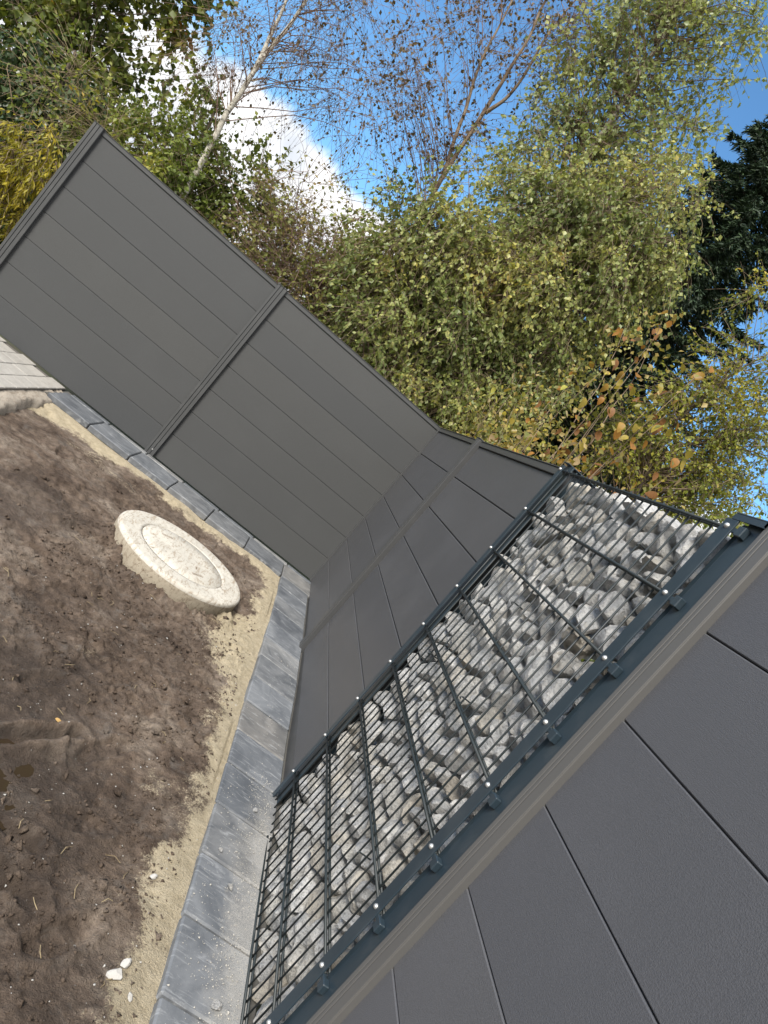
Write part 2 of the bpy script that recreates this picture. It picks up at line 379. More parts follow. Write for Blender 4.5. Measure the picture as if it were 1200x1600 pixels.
sand = np.clip(np.maximum(sand, (0.55 * blob(-0.93, 1.28, .16, .12) + 0.5 * blob(-0.72, 1.12, .14, .10) + 0.75 * blob(-0.50, 2.25, .16, .42) + 0.5 * blob(-1.7, 3.3, .5, .16)) * (0.72 + 1.9 * nz)), 0, 1)
smooth_edge = 1 - sstep(0.05, 0.12, d + nz * 0.05)
Z = soil_base(X, Y) + fbm(X * 1.7, Y * 1.7, 4) * 0.07
rough = 1 - 0.85 * smooth_edge
Z += rough * (fbm(X * 9 + 3, Y * 9, 5, 0.62) * 0.036 + np.abs(fbm(X * 26, Y * 26 + 4, 5, 0.7)) * 0.022)
lumpy = 0.25 + 0.75 * sstep(-0.03, 0.10, fbm(X * 1.6 + 2, Y * 1.6 + 6, 3))
Z += rough * lumpy * 0.012 * (sstep(0.03, 0.09, fbm(X * 11 + 7, Y * 11, 5, 0.6)) + 0.5 * sstep(0.06, 0.1, fbm(X * 24, Y * 24 + 5, 4, 0.6)))
prr = np.random.default_rng(5)
for i in range(64):       # boot prints and dents trodden into the mud
    cx, cy = prr.uniform(-1.9, -0.45), prr.uniform(-0.4, 3.2); a = prr.uniform(0, 3.14); rx, ry = prr.uniform(0.035, 0.05), prr.uniform(0.09, 0.14)
    u = (X - cx) * math.cos(a) + (Y - cy) * math.sin(a); w_ = -(X - cx) * math.sin(a) + (Y - cy) * math.cos(a)
    q = np.sqrt((u / rx) ** 2 + (w_ / ry) ** 2)
    dep = prr.uniform(0.005, 0.015)
    tread = 0.18 * np.sign(np.sin(w_ * 260)) * (q < 0.9)
    Z += rough * (-dep * (1 - sstep(0.75, 1.05, q)) * (1 + tread) + dep * 0.5 * np.exp(-((q - 1.25) / 0.18) ** 2))
for (x0, y0, x1, y1, wd, dep) in [(-1.02, 0.52, -0.78, 0.80, 0.02, 0.03), (-0.90, 0.36, -0.68, 0.30, 0.025, 0.025), (-0.80, 0.15, -0.62, 0.16, 0.02, 0.015)]:
    tt = np.clip(((X - x0) * (x1 - x0) + (Y - y0) * (y1 - y0)) / ((x1 - x0) ** 2 + (y1 - y0) ** 2), 0, 1)
    q = np.hypot(X - x0 - tt * (x1 - x0), Y - y0 - tt * (y1 - y0)) + nz * 0.03
    Z += -dep * np.exp(-(q / wd) ** 2) + dep * 0.7 * np.exp(-((q - 2.0 * wd) / wd) ** 2)
pud = np.maximum(np.maximum(blob(-0.90, 0.46, .10, .10), blob(-0.822, 0.572, .026, .04)), np.maximum(blob(-0.80, 0.40, .05, .05), blob(-1.02, .42, .12, .1)))
Z = Z * (1 - 0.8 * pud) + 0.8 * pud * -0.170 + pud * fbm(X * 30, Y * 30, 4, .6) * 0.02
WATER = -0.158
Z -= 0.10 * np.exp(-(np.hypot(X + 0.705, Y - 0.085) / 0.016) ** 4) * 0.5        # a square peg hole in the mud
ring_d = np.hypot(X + 0.896, Y - 2.52) - 0.425
bank = np.exp(-(np.maximum(ring_d, 0) / 0.055) ** 2) * (ring_d > -0.15)
Z += bank * np.maximum(0, 0.026 + 0.16 * fbm(X * 7 + 2, Y * 7, 5, 0.65)) 
wet = np.clip(sstep(WATER + 0.055, WATER + 0.010, Z) * (X < -0.6) + 0.6 * sstep(0.05, 0.2, fbm(X * 1.9 + 1, Y * 1.9 + 8, 4)) * (1 - sand), 0, 1)
# lie flush below the slab edge, with a tiny drop
Z = np.where(d < 0.03, np.minimum(Z, path_z(Y) - 0.012), Z)
idx = np.arange(X.size).reshape(X.shape)
F = np.stack([idx[:-1, :-1], idx[:-1, 1:], idx[1:, 1:], idx[1:, :-1]], -1).reshape(-1, 4)
V = np.stack([X, Y, Z], -1).reshape(-1, 3)
fs = sand.ravel()[F].mean(1)
def sub_mesh(name, sel):
    f = F[sel]; u, inv = np.unique(f, return_inverse=True)
    me = mesh(name, V[u], inv.reshape(-1, 4), M_earth, True)
    for an, arr in (('sand', sand), ('wet', wet)):
        at = me.attributes.new(an, 'FLOAT', 'POINT'); at.data.foreach_set('value', arr.ravel()[u].astype(np.float32))
    return me
obj('soil', sub_mesh('soil', fs <= 0.5), kind='structure')
obj('sand_strip', sub_mesh('sand_strip', fs > 0.5), kind='structure')
def soil_at(x, y):
    j = np.clip(np.searchsorted(ys, y), 0, len(ys) - 1); i = np.clip(np.searchsorted(xs, x), 0, len(xs) - 1); return float(Z[j, i])
# earth further back than the camera
xb = np.linspace(-2.42, -0.22, 60); yb = np.linspace(-6, -1.195, 110); XB, YB = np.meshgrid(xb, yb)
ZB = soil_base(XB, YB) + fbm(XB * 1.7, YB * 1.7, 4) * 0.07 + fbm(XB * 9 + 3, YB * 9, 4) * 0.03 - 0.004
ib = np.arange(XB.size).reshape(XB.shape)
obj('soil', mesh('soil_back', np.stack([XB, YB, ZB], -1).reshape(-1, 3), np.stack([ib[:-1, :-1], ib[:-1, 1:], ib[1:, 1:], ib[1:, :-1]], -1).reshape(-1, 4), M_earth, True), kind='structure')
# puddles
def disk(cx, cy, r, n=28, z=0): return [(cx + r * math.cos(2 * math.pi * k / n), cy + r * math.sin(2 * math.pi * k / n), z) for k in range(n)]
for (cx, cy, r) in [(-0.94, 0.44, 0.2), (-0.822, 0.572, 0.055)]:
    if r > 0.1: obj('puddle', mesh('puddle', disk(cx, cy, r, 28, WATER), [tuple(range(28))], M_water), kind='structure')
    else: obj('puddle', mesh('puddle_small', disk(cx, cy, r, 28, WATER + 0.002), [tuple(range(28))], M_water), kind='structure')

# ------------------------------------------------------------------ slab path (runs along the right fence, then along the left one)
pb = MB()
for a, b_ in zip([-3, 0.0, 0.6, 1.1, 1.5, 2.0, 2.6], [0.0, 0.6, 1.1, 1.5, 2.0, 2.6, 3.70]):
    za, zb = float(path_z(a)) - 0.02, float(path_z(b_)) - 0.02
    pb.add([(-0.228, a, za), (0.06, a, za), (0.06, b_, zb), (-0.228, b_, zb), (-0.228, a, -0.19), (-0.228, b_, -0.19)], [(0, 1, 2, 3), (0, 3, 5, 4)])
pb.add([(-2.42, 3.70, -0.02), (0.06, 3.70, -0.02), (0.06, 4.14, -0.02), (-2.42, 4.14, -0.02), (-2.42, 3.70, -0.19), (0.06, 3.70, -0.19)], [(0, 1, 2, 3), (4, 5, 1, 0)])
path = obj('path', pb.mesh('path', M_jointp), kind='structure')
def slab_mesh(lx, ly):
    m = MB(); m.box(-lx / 2, lx / 2, -ly / 2, ly / 2, -0.05, 0, 0.006); return m.mesh('slab', M_slab)
sA_me = slab_mesh(0.262, 0.2508)
y = 3.68 - 0.26 / 2
while y > -2.0:
    o = obj('slab', sA_me, path, (-0.101 + random.uniform(-.002, .002), y, float(path_z(y)) + random.uniform(-.0015, .0015)))
    sl = (path_z(y + .1) - path_z(y - .1)) / .2
    o.rotation_euler = (math.atan(float(sl)) + random.uniform(-.004, .004), random.uniform(-.006, .006), random.uniform(-.006, .006)); y -= 0.2585
sB_me = slab_mesh(0.352, 0.334); sC_me = slab_mesh(0.352, 0.062)
x = -0.235 + 0.18
k = 0
while x > -2.4:
    w_ = x if k else x
    o = obj('slab', sB_me, path, (x - 0.0, 3.85, random.uniform(-.001, .0015))); o.rotation_euler = (random.uniform(-.004, .004), random.uniform(-.004, .004), random.uniform(-.004, .004))
    o = obj('slab', sC_me, path, (x + 0.03, 4.057, random.uniform(-.001, .002)))
    x -= 0.36; k += 1

# ------------------------------------------------------------------ block paving at the far left, with its rough concrete edge
pv = MB(); pv.box(-7.5, -2.435, -2.0, 4.10, -0.16, -0.012)
paving = obj('pavement', pv.mesh('pavement', M_joint), kind='structure')
bm1 = MB(); bm1.box(-0.066, 0.066, -0.081, 0.081, -0.06, 0, 0.004); edge_me = bm1.mesh('paving_block', M_block)
y = 4.01
while y > 1.2:
    o = obj('paving_block', edge_me, paving, (-2.502, y, random.uniform(-.001, .001))); y -= 0.166
bm2 = MB(); bm2.box(-0.0655, 0.0655, -0.0825, 0.0825, -0.06, 0, 0.004); hb = bm2.mesh('paving_block', M_block)
for i in range(10):
    y = 4.01 - (0.083 if i % 2 == 0 else 0)
    while y > 2.2:
        obj('paving_block', hb, paving, (-2.637 - i * 0.134, y, random.uniform(-.0015, .001))); y -= 0.168
# rough concrete haunching holding the edge blocks
nx, nyh = 16, 150
hx = np.linspace(-2.437, -2.27, nx); hy = np.linspace(1.2, 4.02, nyh); HX, HY = np.meshgrid(hx, hy)
tq = (HX + 2.437) / 0.167
HZ = -0.016 - 0.035 * tq - 0.12 * sstep(0.55, 1.0, tq + fbm(HX * 9, HY * 6, 4) * 0.7) + fbm(HX * 16, HY * 16, 4, 0.6) * 0.03
HX2 = HX + fbm(HX * 4 + 9, HY * 7, 4) * 0.05 * tq
ih = np.arange(HX.size).reshape(HX.shape)
me = mesh('concrete_edge', np.stack([HX2, HY, HZ], -1).reshape(-1, 3), np.stack([ih[:-1, :-1], ih[:-1, 1:], ih[1:, 1:], ih[1:, :-1]], -1).reshape(-1, 4), M_haunch, True)
obj('concrete_edge', me, paving)

# ------------------------------------------------------------------ shaft cover lying in the mud
def lathe(profile, n=96, jag=None):
    v = []; f = []
    for (r, z) in profile:
        for k in range(n):
            a = 2 * math.pi * k / n; v.append((r * math.cos(a), r * math.sin(a), z))
    for i in range(len(profile) - 1):
        for k in range(n):
            f.append((i * n + k, i * n + (k + 1) % n, (i + 1) * n + (k + 1) % n, (i + 1) * n + k))
    return v, f
cover = thing('shaft_cover', (-0.896, 2.52, -0.09), 'round pale concrete shaft cover smeared with dry mud, lying on the bare soil', 'cover')
v, f = lathe([(0.408, -0.05), (0.416, -0.012), (0.424, 0.02), (0.427, 0.098), (0.424, 0.110), (0.416, 0.118), (0.40, 0.1195), (0.30, 0.1185), (0.2835, 0.1178), (0.2825, 0.106), (0.278, 0.106)])
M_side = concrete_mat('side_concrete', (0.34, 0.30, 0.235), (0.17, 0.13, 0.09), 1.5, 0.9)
v = [(x, y, z + 0.004 * math.sin(6 * math.atan2(y, x)) * (1 if z < 0.05 else 0)) for x, y, z in v]
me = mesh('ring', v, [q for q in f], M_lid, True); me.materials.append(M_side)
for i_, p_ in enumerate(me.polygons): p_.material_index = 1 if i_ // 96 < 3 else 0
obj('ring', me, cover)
v, f = lathe([(0.2795, 0.06), (0.2795, 0.115), (0.2775, 0.1178), (0.18, 0.1185), (0.0005, 0.119)])
obj('lid', mesh('lid', v, f, M_lid, True), cover)
for (hx_, hy_, rz) in [(-0.15, 0.11, 0.7), (0.13, -0.12, 0.8)]:     # two lifting pockets
    m = MB(); m.box(-0.045, 0.045, -0.013, 0.013, -0.02, 0.002, 0.004)
    o = obj('lifting_pocket', m.mesh('lifting_pocket', M_haunch), cover, (hx_, hy_, 0.1185)); o.rotation_euler = (0, 0, rz)
ck = MB()
crr = np.random.default_rng(3)
for i in range(70):
    a = crr.uniform(0, 6.28); rr = 0.425 * math.sqrt(crr.uniform(0.02, 0.95)); s = crr.uniform(0.004, 0.012)
    p = [(rr * math.cos(a) + crr.uniform(-s, s), rr * math.sin(a) + crr.uniform(-s, s), 0.118 + crr.uniform(-.002, s * .6)) for _ in range(4)]
    ck.add(p, [(0, 1, 2), (0, 2, 3), (0, 3, 1), (1, 3, 2)])
o = obj('mud_crumbs', ck.mesh('mud_crumbs', M_haunch), cover); o['kind'] = 'stuff'

# ------------------------------------------------------------------ fences of wide grey boards
def copy_to(src, parent, loc, rot=None):
    o = src.copy(); C.objects.link(o); o.parent = parent; o.location = loc
    if rot is not None: o.rotation_euler = rot
    return o
TOP = 1.665
# left fence: two fields along x at y = 4.116, three posts
fence = thing('privacy_fence', (-1.65, 4.13, 0), 'matt grey board fence at the left with two wide fields and three grooved posts', 'fence')
fence_o = Vector(fence.location)
def in_fence(p): return Vector(p) - fence_o
pitch = 0.237
for (x0, x1) in [(-1.612, 0.055), (-3.34, -1.682)]:
    m = MB(); w_ = x1 - x0
    m.box(0, w_, 0, 0.022, 0.0013, pitch - 0.0013, 0.0022)
    bme = m.mesh('board', M_board_b)
    tg = MB(); tg.box(0, w_, 0.006, 0.016, -0.006, 0.006); tme = tg.mesh('tongue', M_groove)
    for k in range(7):
        hh = k * pitch
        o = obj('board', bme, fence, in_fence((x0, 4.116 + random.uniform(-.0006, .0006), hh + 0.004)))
        if k: obj('tongue', tme, o, (0, 0.002, 0))
    r_ = MB(); r_.box(x0, x1, 4.108, 4.146, TOP - 0.002, TOP + 0.030, 0.002); r_.box(x0, x1, 4.104, 4.150, TOP + 0.0305, TOP + 0.034)
    o = obj('top_rail', mesh('top_rail', np.array(r_.v) - np.array(fence_o), r_.f, M_alu_b), fence)
def post_b(w_):
    m = MB(); n = 3; e = w_ / 2
    m.box(-e, e, 0, 0.05, 0, TOP + 0.045, 0.003)
    for a, b_ in ((-e, -e * .48), (-e * .40, e * .22), (e * .30, e)): m.box(a, b_, -0.007, 0.0005, 0.002, TOP + 0.043, 0.002)
    return m.mesh('post', M_alu_b)
pme = post_b(0.082)
for i, xp in enumerate((-1.647, -3.378)):
    p = obj('post', pme, fence, in_fence((xp, 4.094, -0.005)))
    m = MB(); m.box(-0.043, 0.043, -0.009, 0.053, TOP + 0.0455, TOP + 0.050, 0.0015); obj('cap', m.mesh('cap', M_alu_b), p)
    m = MB(); m.tube([(0.006, -0.011, 0.055), (0.006, -0.006, 0.055)], 0.006, 10); obj('screw', m.mesh('screw', M_zinc), p)
m = MB(); m.box(-0.02, 0.03, -0.0, 0.04, 0, TOP + 0.036, 0.003)
o = obj('corner_post', m.mesh('corner_post', M_alu_m), fence, in_fence((0.045, 4.09, 0.0)))

# right fence, far length: two fields along y at x = 0.04
fence2 = thing('privacy_fence', (0.05, 2.6, 0), 'dark grey board fence between the inner corner and the stone-filled cage', 'fence')
f2o = Vector(fence2.location)
for (y0, y1) in [(1.125, 2.569), (2.643, 4.088)]:
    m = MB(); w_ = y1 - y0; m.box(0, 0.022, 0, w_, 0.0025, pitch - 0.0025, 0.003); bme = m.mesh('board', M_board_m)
    tg = MB(); tg.box(0.008, 0.016, 0, w_, -0.006, 0.006); tme = tg.mesh('tongue', M_groove)
    for k in range(7):
        o = obj('board', bme, fence2, Vector((0.04 + random.uniform(-.0006, .0006), y0, k * pitch + 0.004)) - f2o)
        if k: obj('tongue', tme, o, (0.003, 0, 0))
    r_ = MB(); r_.box(0.030, 0.072, y0, y1, TOP - 0.002, TOP + 0.030, 0.002); r_.box(0.026, 0.076, y0, y1, TOP + 0.0305, TOP + 0.034)
    obj('top_rail', mesh('top_rail', np.array(r_.v) - np.array(f2o), r_.f, M_alu_m), fence2)
m = MB(); m.box(0.008, 0.10, 2.567, 2.645, -0.03, TOP + 0.036, 0.004); m.box(0.004, 0.0085, 2.575, 2.598, -0.03, TOP + 0.034, 0.0015); m.box(0.004, 0.0085, 2.603, 2.640, -0.03, TOP + 0.034, 0.0015)
p = obj('post', mesh('post', np.array(m.v) - np.array(f2o), m.f, M_alu_m), fence2)
m = MB(); m.box(0.002, 0.103, 2.565, 2.647, TOP + 0.0365, TOP + 0.041, 0.0015); obj('cap', mesh('cap', np.array(m.v) - np.array(f2o), m.f, M_alu_m), p)
m = MB(); m.box(0.030, 0.075, 1.115, 1.1245, -0.05, TOP + 0.03); obj('end_profile', mesh('end_profile', np.array(m.v) - np.array(f2o), m.f, M_alu_m), fence2)
m = MB(); m.box(0.044, 0.060, 1.125, 4.088, -0.06, 0.0035); obj('base_strip', mesh('base_strip', np.array(m.v) - np.array(f2o), m.f, M_alu_m), fence2)

# near length of the right fence: beside the camera
pn = 0.2425
fence3 = thing('privacy_fence', (0.03, -1.0, -0.06), 'grey board fence running out of the picture beside the grooved brown-grey post', 'fence')
f3o = Vector(fence3.location)
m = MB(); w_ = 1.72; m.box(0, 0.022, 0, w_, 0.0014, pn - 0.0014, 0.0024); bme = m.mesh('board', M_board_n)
tg = MB(); tg.box(0.008, 0.016, 0, w_, -0.006, 0.006); tme = tg.mesh('tongue', M_groove)
for k in range(7):
    o = obj('board', bme, fence3, Vector((0.022 + random.uniform(-.0004, .0004), -0.155 - w_, k * pn)) - f3o)
    if k: obj('tongue', tme, o, (0.003, 0, 0))
    else:
        m = MB(); m.box(0.026, 0.04, -0.155 - w_, -0.155, -0.08, 0.002); obj('base_strip', mesh('base_strip', np.array(m.v) - np.array(f3o), m.f, M_alu), fence3)
m = MB(); m.box(0.012, 0.054, -0.155 - w_, -0.155, 7 * pn, 7 * pn + 0.035, 0.002); obj('top_rail', mesh('top_rail', np.array(m.v) - np.array(f3o), m.f, M_alu), fence3)
m = MB(); m.box(0.003, 0.085, -0.163, -0.1035, -0.08, 7 * pn + 0.045, 0.003)
for a, b_ in ((-0.1625, -0.134), (-0.1305, -0.1215), (-0.118, -0.1042)): m.box(0.001, 0.0035, a, b_, -0.08, 7 * pn + 0.043, 0.0012)
p = obj('post', mesh('post', np.array(m.v) - np.array(f3o), m.f, M_alu), fence3)
m = MB(); m.box(-0.003, 0.09, -0.166, -0.1032, 7 * pn + 0.0455, 7 * pn + 0.050, 0.0015); obj('cap', mesh('cap', np.array(m.v) - np.array(f3o), m.f, M_alu), p)
m = MB(); m.box(0.003, 0.085, -0.155 - w_ - 0.062, -0.155 - w_ - 0.001, -0.08, 7 * pn + 0.045, 0.003); obj('post', mesh('post', np.array(m.v) - np.array(f3o), m.f, M_alu), fence3)

# ------------------------------------------------------------------ gabion: stone cage between two flat posts
gab = thing('gabion', (0.1, 0.54, -0.07), 'tall wire cage packed with pale broken limestone between two dark posts', 'gabion')
go = Vector(gab.location); GZ = 1.678
def gpart(name, m, mt, parent=None, smooth=False):
    return obj(name, mesh(name, np.array(m.v) - np.array(go), m.f, mt, smooth), parent or gab)
WY = 1.0826
m = MB(); m.box(-0.004, 0.205, -0.102, -0.034, -0.10, 1.712, 0.004); m.box(-0.001, 0.205, -0.0335, -0.016, -0.10, 1.70, 0.001); post_r = gpart('post', m, M_anth)
m = MB(); m.box(-0.020, 0.212, -0.108, 0.004, 1.7125, 1.717, 0.0015); m.box(-0.020, -0.0165, -0.108, 0.004, 1.698, 1.7125); m.box(-0.020, 0.212, -0.108, -0.1045, 1.70, 1.7125); gpart('cap', m, M_anth, post_r)
m = MB(); m.box(0.012, 0.205, 1.118, 1.124, -0.10, 1.712, 0.001); m.box(0.006, 0.0115, 1.050, 1.124, -0.10, 1.712, 0.001); m.box(0.199, 0.205, 1.06, 1.1175, -0.10, 1.712); post_l = gpart('post', m, M_anth)
m = MB(); m.box(-0.012, 0.212, 1.08, 1.130, 1.7125, 1.717, 0.0015); gpart('cap', m, M_anth, post_l)
for (y0, y1) in ((-0.024, 0.021), (1.066, 1.098)):
    m = MB(); m.box(-0.0195, -0.0145, y0, y1, -0.095, 1.698, 0.0012); gpart('clamp_bar', m, M_anth)
# bolts and clips
m = MB(); m.tube([(0.002, 0, 0), (-0.0005, 0, 0), (-0.004, 0, 0), (-0.0065, 0, 0)], [0.0068, 0.0068, 0.0055, 0.0025], 12); bolt_me = m.mesh('bolt', M_zinc, True)
m = MB(); m.box(-0.017, 0.0, -0.012, 0.012, -0.013, 0.013, 0.002); m.box(-0.012, -0.002, 0.0135, 0.030, -0.006, 0.006, 0.001); clip_me = m.mesh('clip', M_anth)
for k in range(9):
    for yb_ in (-0.002, WY):
        obj('bolt', bolt_me, gab, Vector((-0.0195, yb_, GZ - 0.2 * k)) - go)
    obj('clip', clip_me, gab, Vector((-0.004, -0.052, GZ - 0.2 * k - 0.004)) - go)
# front mat: single upright wires, pairs of horizontal rods
m = MB(); m.tube([(0, 0, -0.085), (0, 0, 1.690)], 0.0029, 6); wire_me = m.mesh('wire', M_wire, True)
yy = np.linspace(0.022, 1.06, 22)
for q in yy:
    o = obj('wire', wire_me, gab, Vector((-0.003, float(q) + random.uniform(-.0015, .0015), 0)) - go); o.rotation_euler = (random.uniform(-.0015, .0015), random.uniform(-.001, .001), 0)
m = MB(); m.tube([(0, -0.02, 0), (0, 1.10, 0)], 0.0042, 8); rod_me = m.mesh('rod', M_wire, True)
zr = [GZ - 0.2 * k for k in range(9)] + [-0.062]
for z_ in zr:
    for x_ in (-0.0101, 0.0041): obj('rod', rod_me, gab, Vector((x_, 0, z_)) - go)
bk_ = MB()
for q in yy[::1]: bk_.tube([(0.199, q, -0.085), (0.199, q, 1.690)], 0.0029, 4)
for z_ in zr:
    bk_.tube([(0.206, -0.02, z_), (0.206, 1.10, z_)], 0.0042, 5); bk_.tube([(0.192, -0.02, z_), (0.192, 1.10, z_)], 0.0042, 5)
o = gpart('back_mat', bk_, M_wire)
for yq, zq in [(0.25, 1.55), (0.6, 1.2), (0.85, 0.85), (0.42, 0.9), (0.7, 0.45), (0.25, 0.42)]:     # spacers that tie the two mats
    m = MB(); m.tube([(-0.012, yq, zq - .004), (-0.016, yq, zq), (-0.012, yq, zq + .004), (0.19, yq, zq + .004)], 0.0024, 5); gpart('spacer_hook', m, M_wire)

# stones
def rock_mesh(seed, sub=3):
    import bmesh
    r = np.random.default_rng(seed); bm = bmesh.new(); bmesh.ops.create_icosphere(bm, subdivisions=sub, radius=1)
    v = np.array([q.co[:] for q in bm.verts]); f = np.array([[q.index for q in p.verts] for p in bm.faces]); bm.free()
    v = v * np.array([1.18, 1.18, 1.18])
    for i in range(15):
        n = r.normal(size=3); n /= np.linalg.norm(n); dd = r.uniform(0.55, 0.92)
        s = v @ n - dd; v -= np.maximum(s, 0)[:, None] * n
    k = r.uniform(1.5, 3, (5, 3)); ph = r.uniform(0, 6, (5,))
    disp = sum(np.sin(v @ (k[i] * 1.8) + ph[i]) for i in range(5)) * 0.028
    k2 = r.uniform(-11, 11, (9, 3)); disp += sum(np.sin(v @ k2[i] + i) for i in range(9)) * 0.011
    v *= (1 + disp)[:, None]
    v /= np.abs(v).max(0)
    me = mesh('stone', v, f, M_stone, True)
    me.set_sharp_from_angle(angle=R(24)); return me
rocks = [rock_mesh(100 + i) for i in range(18)]
sr = np.random.default_rng(42)
Y0, Y1, Z0, Z1 = 0.000, 1.075, -0.09, 1.672
NS = 284
pos = np.stack([sr.uniform(Y0, Y1, NS), sr.uniform(Z0, Z1, NS)], 1)
rad = np.stack([sr.uniform(0.045, 0.078, NS), np.zeros(NS)], 1); rad[:, 1] = rad[:, 0] * sr.uniform(0.62, 0.95, NS)
big = sr.random(NS) < 0.12; rad[big] *= 1.2
small = sr.random(NS) < 0.25; rad[small] *= 0.68
rad *= math.sqrt((Y1 - Y0) * (Z1 - Z0) * 1.04 / (math.pi * rad[:, 0] * rad[:, 1]).sum())
for it in range(260):
    dlt = pos[:, None] - pos[None]; sc_ = rad[:, None] + rad[None]
    q = np.sqrt(((dlt / sc_) ** 2).sum(-1)) + np.eye(NS) * 9
    w_ = np.clip(1 - q, 0, None)
    push = (dlt / (q[..., None] + 1e-6)) * w_[..., None]
    pos += push.sum(1) * 0.22
    pos[:, 0] = np.clip(pos[:, 0], Y0 + rad[:, 0] * .72, Y1 - rad[:, 0] * .72 - 0.012); pos[:, 1] = np.clip(pos[:, 1], Z0 + rad[:, 1] * .8, Z1 - rad[:, 1] * .72)
for i in range(NS):
    th = sr.uniform(0.04, 0.065)
    o = obj('stone', rocks[sr.integers(len(rocks))], gab, Vector((0.004 + th + sr.uniform(0, 0.012), pos[i, 0], pos[i, 1])) - go)
    o.scale = (th, rad[i, 0] * 1.10, rad[i, 1] * 1.05)
    o.rotation_euler = (sr.normal(0, 0.22), sr.normal(0, 0.12), sr.normal(0, 0.15) + (math.pi if sr.random() < .5 else 0))
# the stones deeper in the cage, seen only through the gaps
bv = []; bf = []; o_ = 0
src = [rock_mesh(300 + i, 2) for i in range(6)]
arr = []
for s_ in src:
    c_ = np.empty(len(s_.vertices) * 3, np.float32); s_.vertices.foreach_get('co', c_); ff = np.array([p.vertices[:] for p in s_.polygons]); arr.append((c_.reshape(-1, 3), ff))
for iy in range(9):
    for iz in range(20):
        c_, ff = arr[sr.integers(6)]
        s3 = np.array([0.05, sr.uniform(.055, .075), sr.uniform(.042, .055)])
        bv.append(c_ * s3 + np.array([0.14 + sr.uniform(-.01, .01), 0.06 + iy * 0.118 + sr.uniform(-.02, .02), min(-0.04 + iz * 0.087 + sr.uniform(-.02, .02), 1.63)]) - np.array(go)); bf.append(ff + o_); o_ += len(c_)
o = obj('inner_stones', mesh('inner_stones', np.concatenate(bv), np.concatenate(bf), M_stone, True), gab); o['kind'] = 'stuff'
# a few stones on the very top, standing above the mat
for (ty, tx, s_) in [(0.10, 0.08, .055), (0.30, 0.11, .05), (0.50, 0.08, .062), (0.62, 0.10, .06), (0.74, 0.09, .055), (0.88, 0.12, .05)]:
    o = obj('stone', rocks[sr.integers(len(rocks))], gab, Vector((tx, ty, 1.652 + sr.uniform(-.012, .016))) - go); o.scale = (s_, s_ * 1.25, s_ * 0.62); o.rotation_euler = (sr.normal(0, .1), sr.normal(0, .1), sr.uniform(0, 6))

gab.location.x += 0.0165

# ------------------------------------------------------------------ loose stones, grit, crumbs of mud, a fallen leaf
def lump(seed, flat=0.7):
    return rock_mesh(seed, 2)
M_pale, t, b = mat('pale_chip', 0.9); b.inputs['Base Color'].default_value = (0.40, 0.39, 0.37, 1)
bump(t, b, noise(t, coords(t), 3, 5, 0.7), 0.6, 0.004)
chip = [rock_mesh(500 + i, 2) for i in range(5)]
for c_ in chip: c_.materials.clear(); c_.materials.append(M_pale)
for (x_, y_, s_, lab) in [(-0.352, 0.066, 0.017, 'white stone chip on the sand, largest of the pale chips by the slabs'),
                          (-0.335, 0.102, 0.013, 'smaller white stone chip just beyond the largest chip on the sand'),
                          (-0.30, 0.03, 0.009, 'tiny pale chip on the sand nearest the slab edge at the bottom'),
                          (-0.345, 0.40, 0.010, 'pale pebble on the sand strip farther up than the white chips')]:
    o = obj('stone_chip', chip[int(x_ * -1000) % 5], None, (x_, y_, soil_at(x_, y_) + s_ * 0.4), lab, 'stone', 'pale stone chips on the sand'); o.scale = (s_, s_ * 1.35, s_ * .75); o.rotation_euler = (.2, .3, x_ * 40)
for (x_, y_, s_, lab) in [(-0.075, 0.105, 0.016, 'grey stone fragment lying on a slab close to the cage foot'),
                          (-0.11, 0.50, 0.011, 'pale stone fragment on the dusty slab halfway along the cage'),
                          (-0.17, 0.62, 0.008, 'smallest pale fragment on the slabs, between the halfway one and the cage corner'),
                          (-0.07, 0.92, 0.010, 'angular pale fragment on the slab by the far cage corner')]:
    o = obj('stone_fragment', rocks[int(x_ * -1000) % 18], None, (x_, y_, float(path_z(y_)) + s_ * 0.55), lab, 'stone', 'stone fragments dropped on the slabs'); o.scale = (s_, s_ * 1.3, s_ * .7); o.rotation_euler = (.1, .2, x_ * 50)
def scatter(name, pts, mt, flat=0.6, seed=0):
    r = np.random.default_rng(seed); base = np.array([(1, 0, 0), (-.5, .87, 0), (-.5, -.87, 0), (0.1, 0.1, 1), (0, -.1, -1.0)])
    fb = np.array([(0, 1, 3), (1, 2, 3), (2, 0, 3), (1, 0, 4), (2, 1, 4), (0, 2, 4)])
    P = np.asarray(pts); n = len(P); a = r.uniform(0, 6.28, n); sx = P[:, 3] * r.uniform(.7, 1.4, n); sy = P[:, 3] * r.uniform(.7, 1.3, n)
    B = base[None] + r.normal(0, .22, (n, 5, 3)); x_ = B[..., 0] * sx[:, None]; y_ = B[..., 1] * sy[:, None]; z_ = B[..., 2] * (P[:, 3] * flat)[:, None]
    Vv = np.stack([x_ * np.cos(a)[:, None] - y_ * np.sin(a)[:, None] + P[:, 0:1], x_ * np.sin(a)[:, None] + y_ * np.cos(a)[:, None] + P[:, 1:2], z_ + P[:, 2:3]], -1).reshape(-1, 3)
    Ff = (fb[None] + (np.arange(n) * 5)[:, None, None]).reshape(-1, 3)
    return obj(name, mesh(name, Vv, Ff, mt), kind='stuff')
g = np.random.default_rng(8); P = []
while len(P) < 2300:
    x_ = -0.232 + 0.23 * g.random() ** 0.55; y_ = g.uniform(-0.3, 1.15) if g.random() < .9 else g.uniform(1.1, 2.4)
    if vnoise(np.array([x_ * 14]), np.array([y_ * 9]))[0] + 0.25 * (x_ > -.12) > g.uniform(.3, 1): P.append((x_, y_, float(path_z(y_)) + .0008, min(abs(g.normal(0.0006, 0.0011)) + .0005, .0042)))
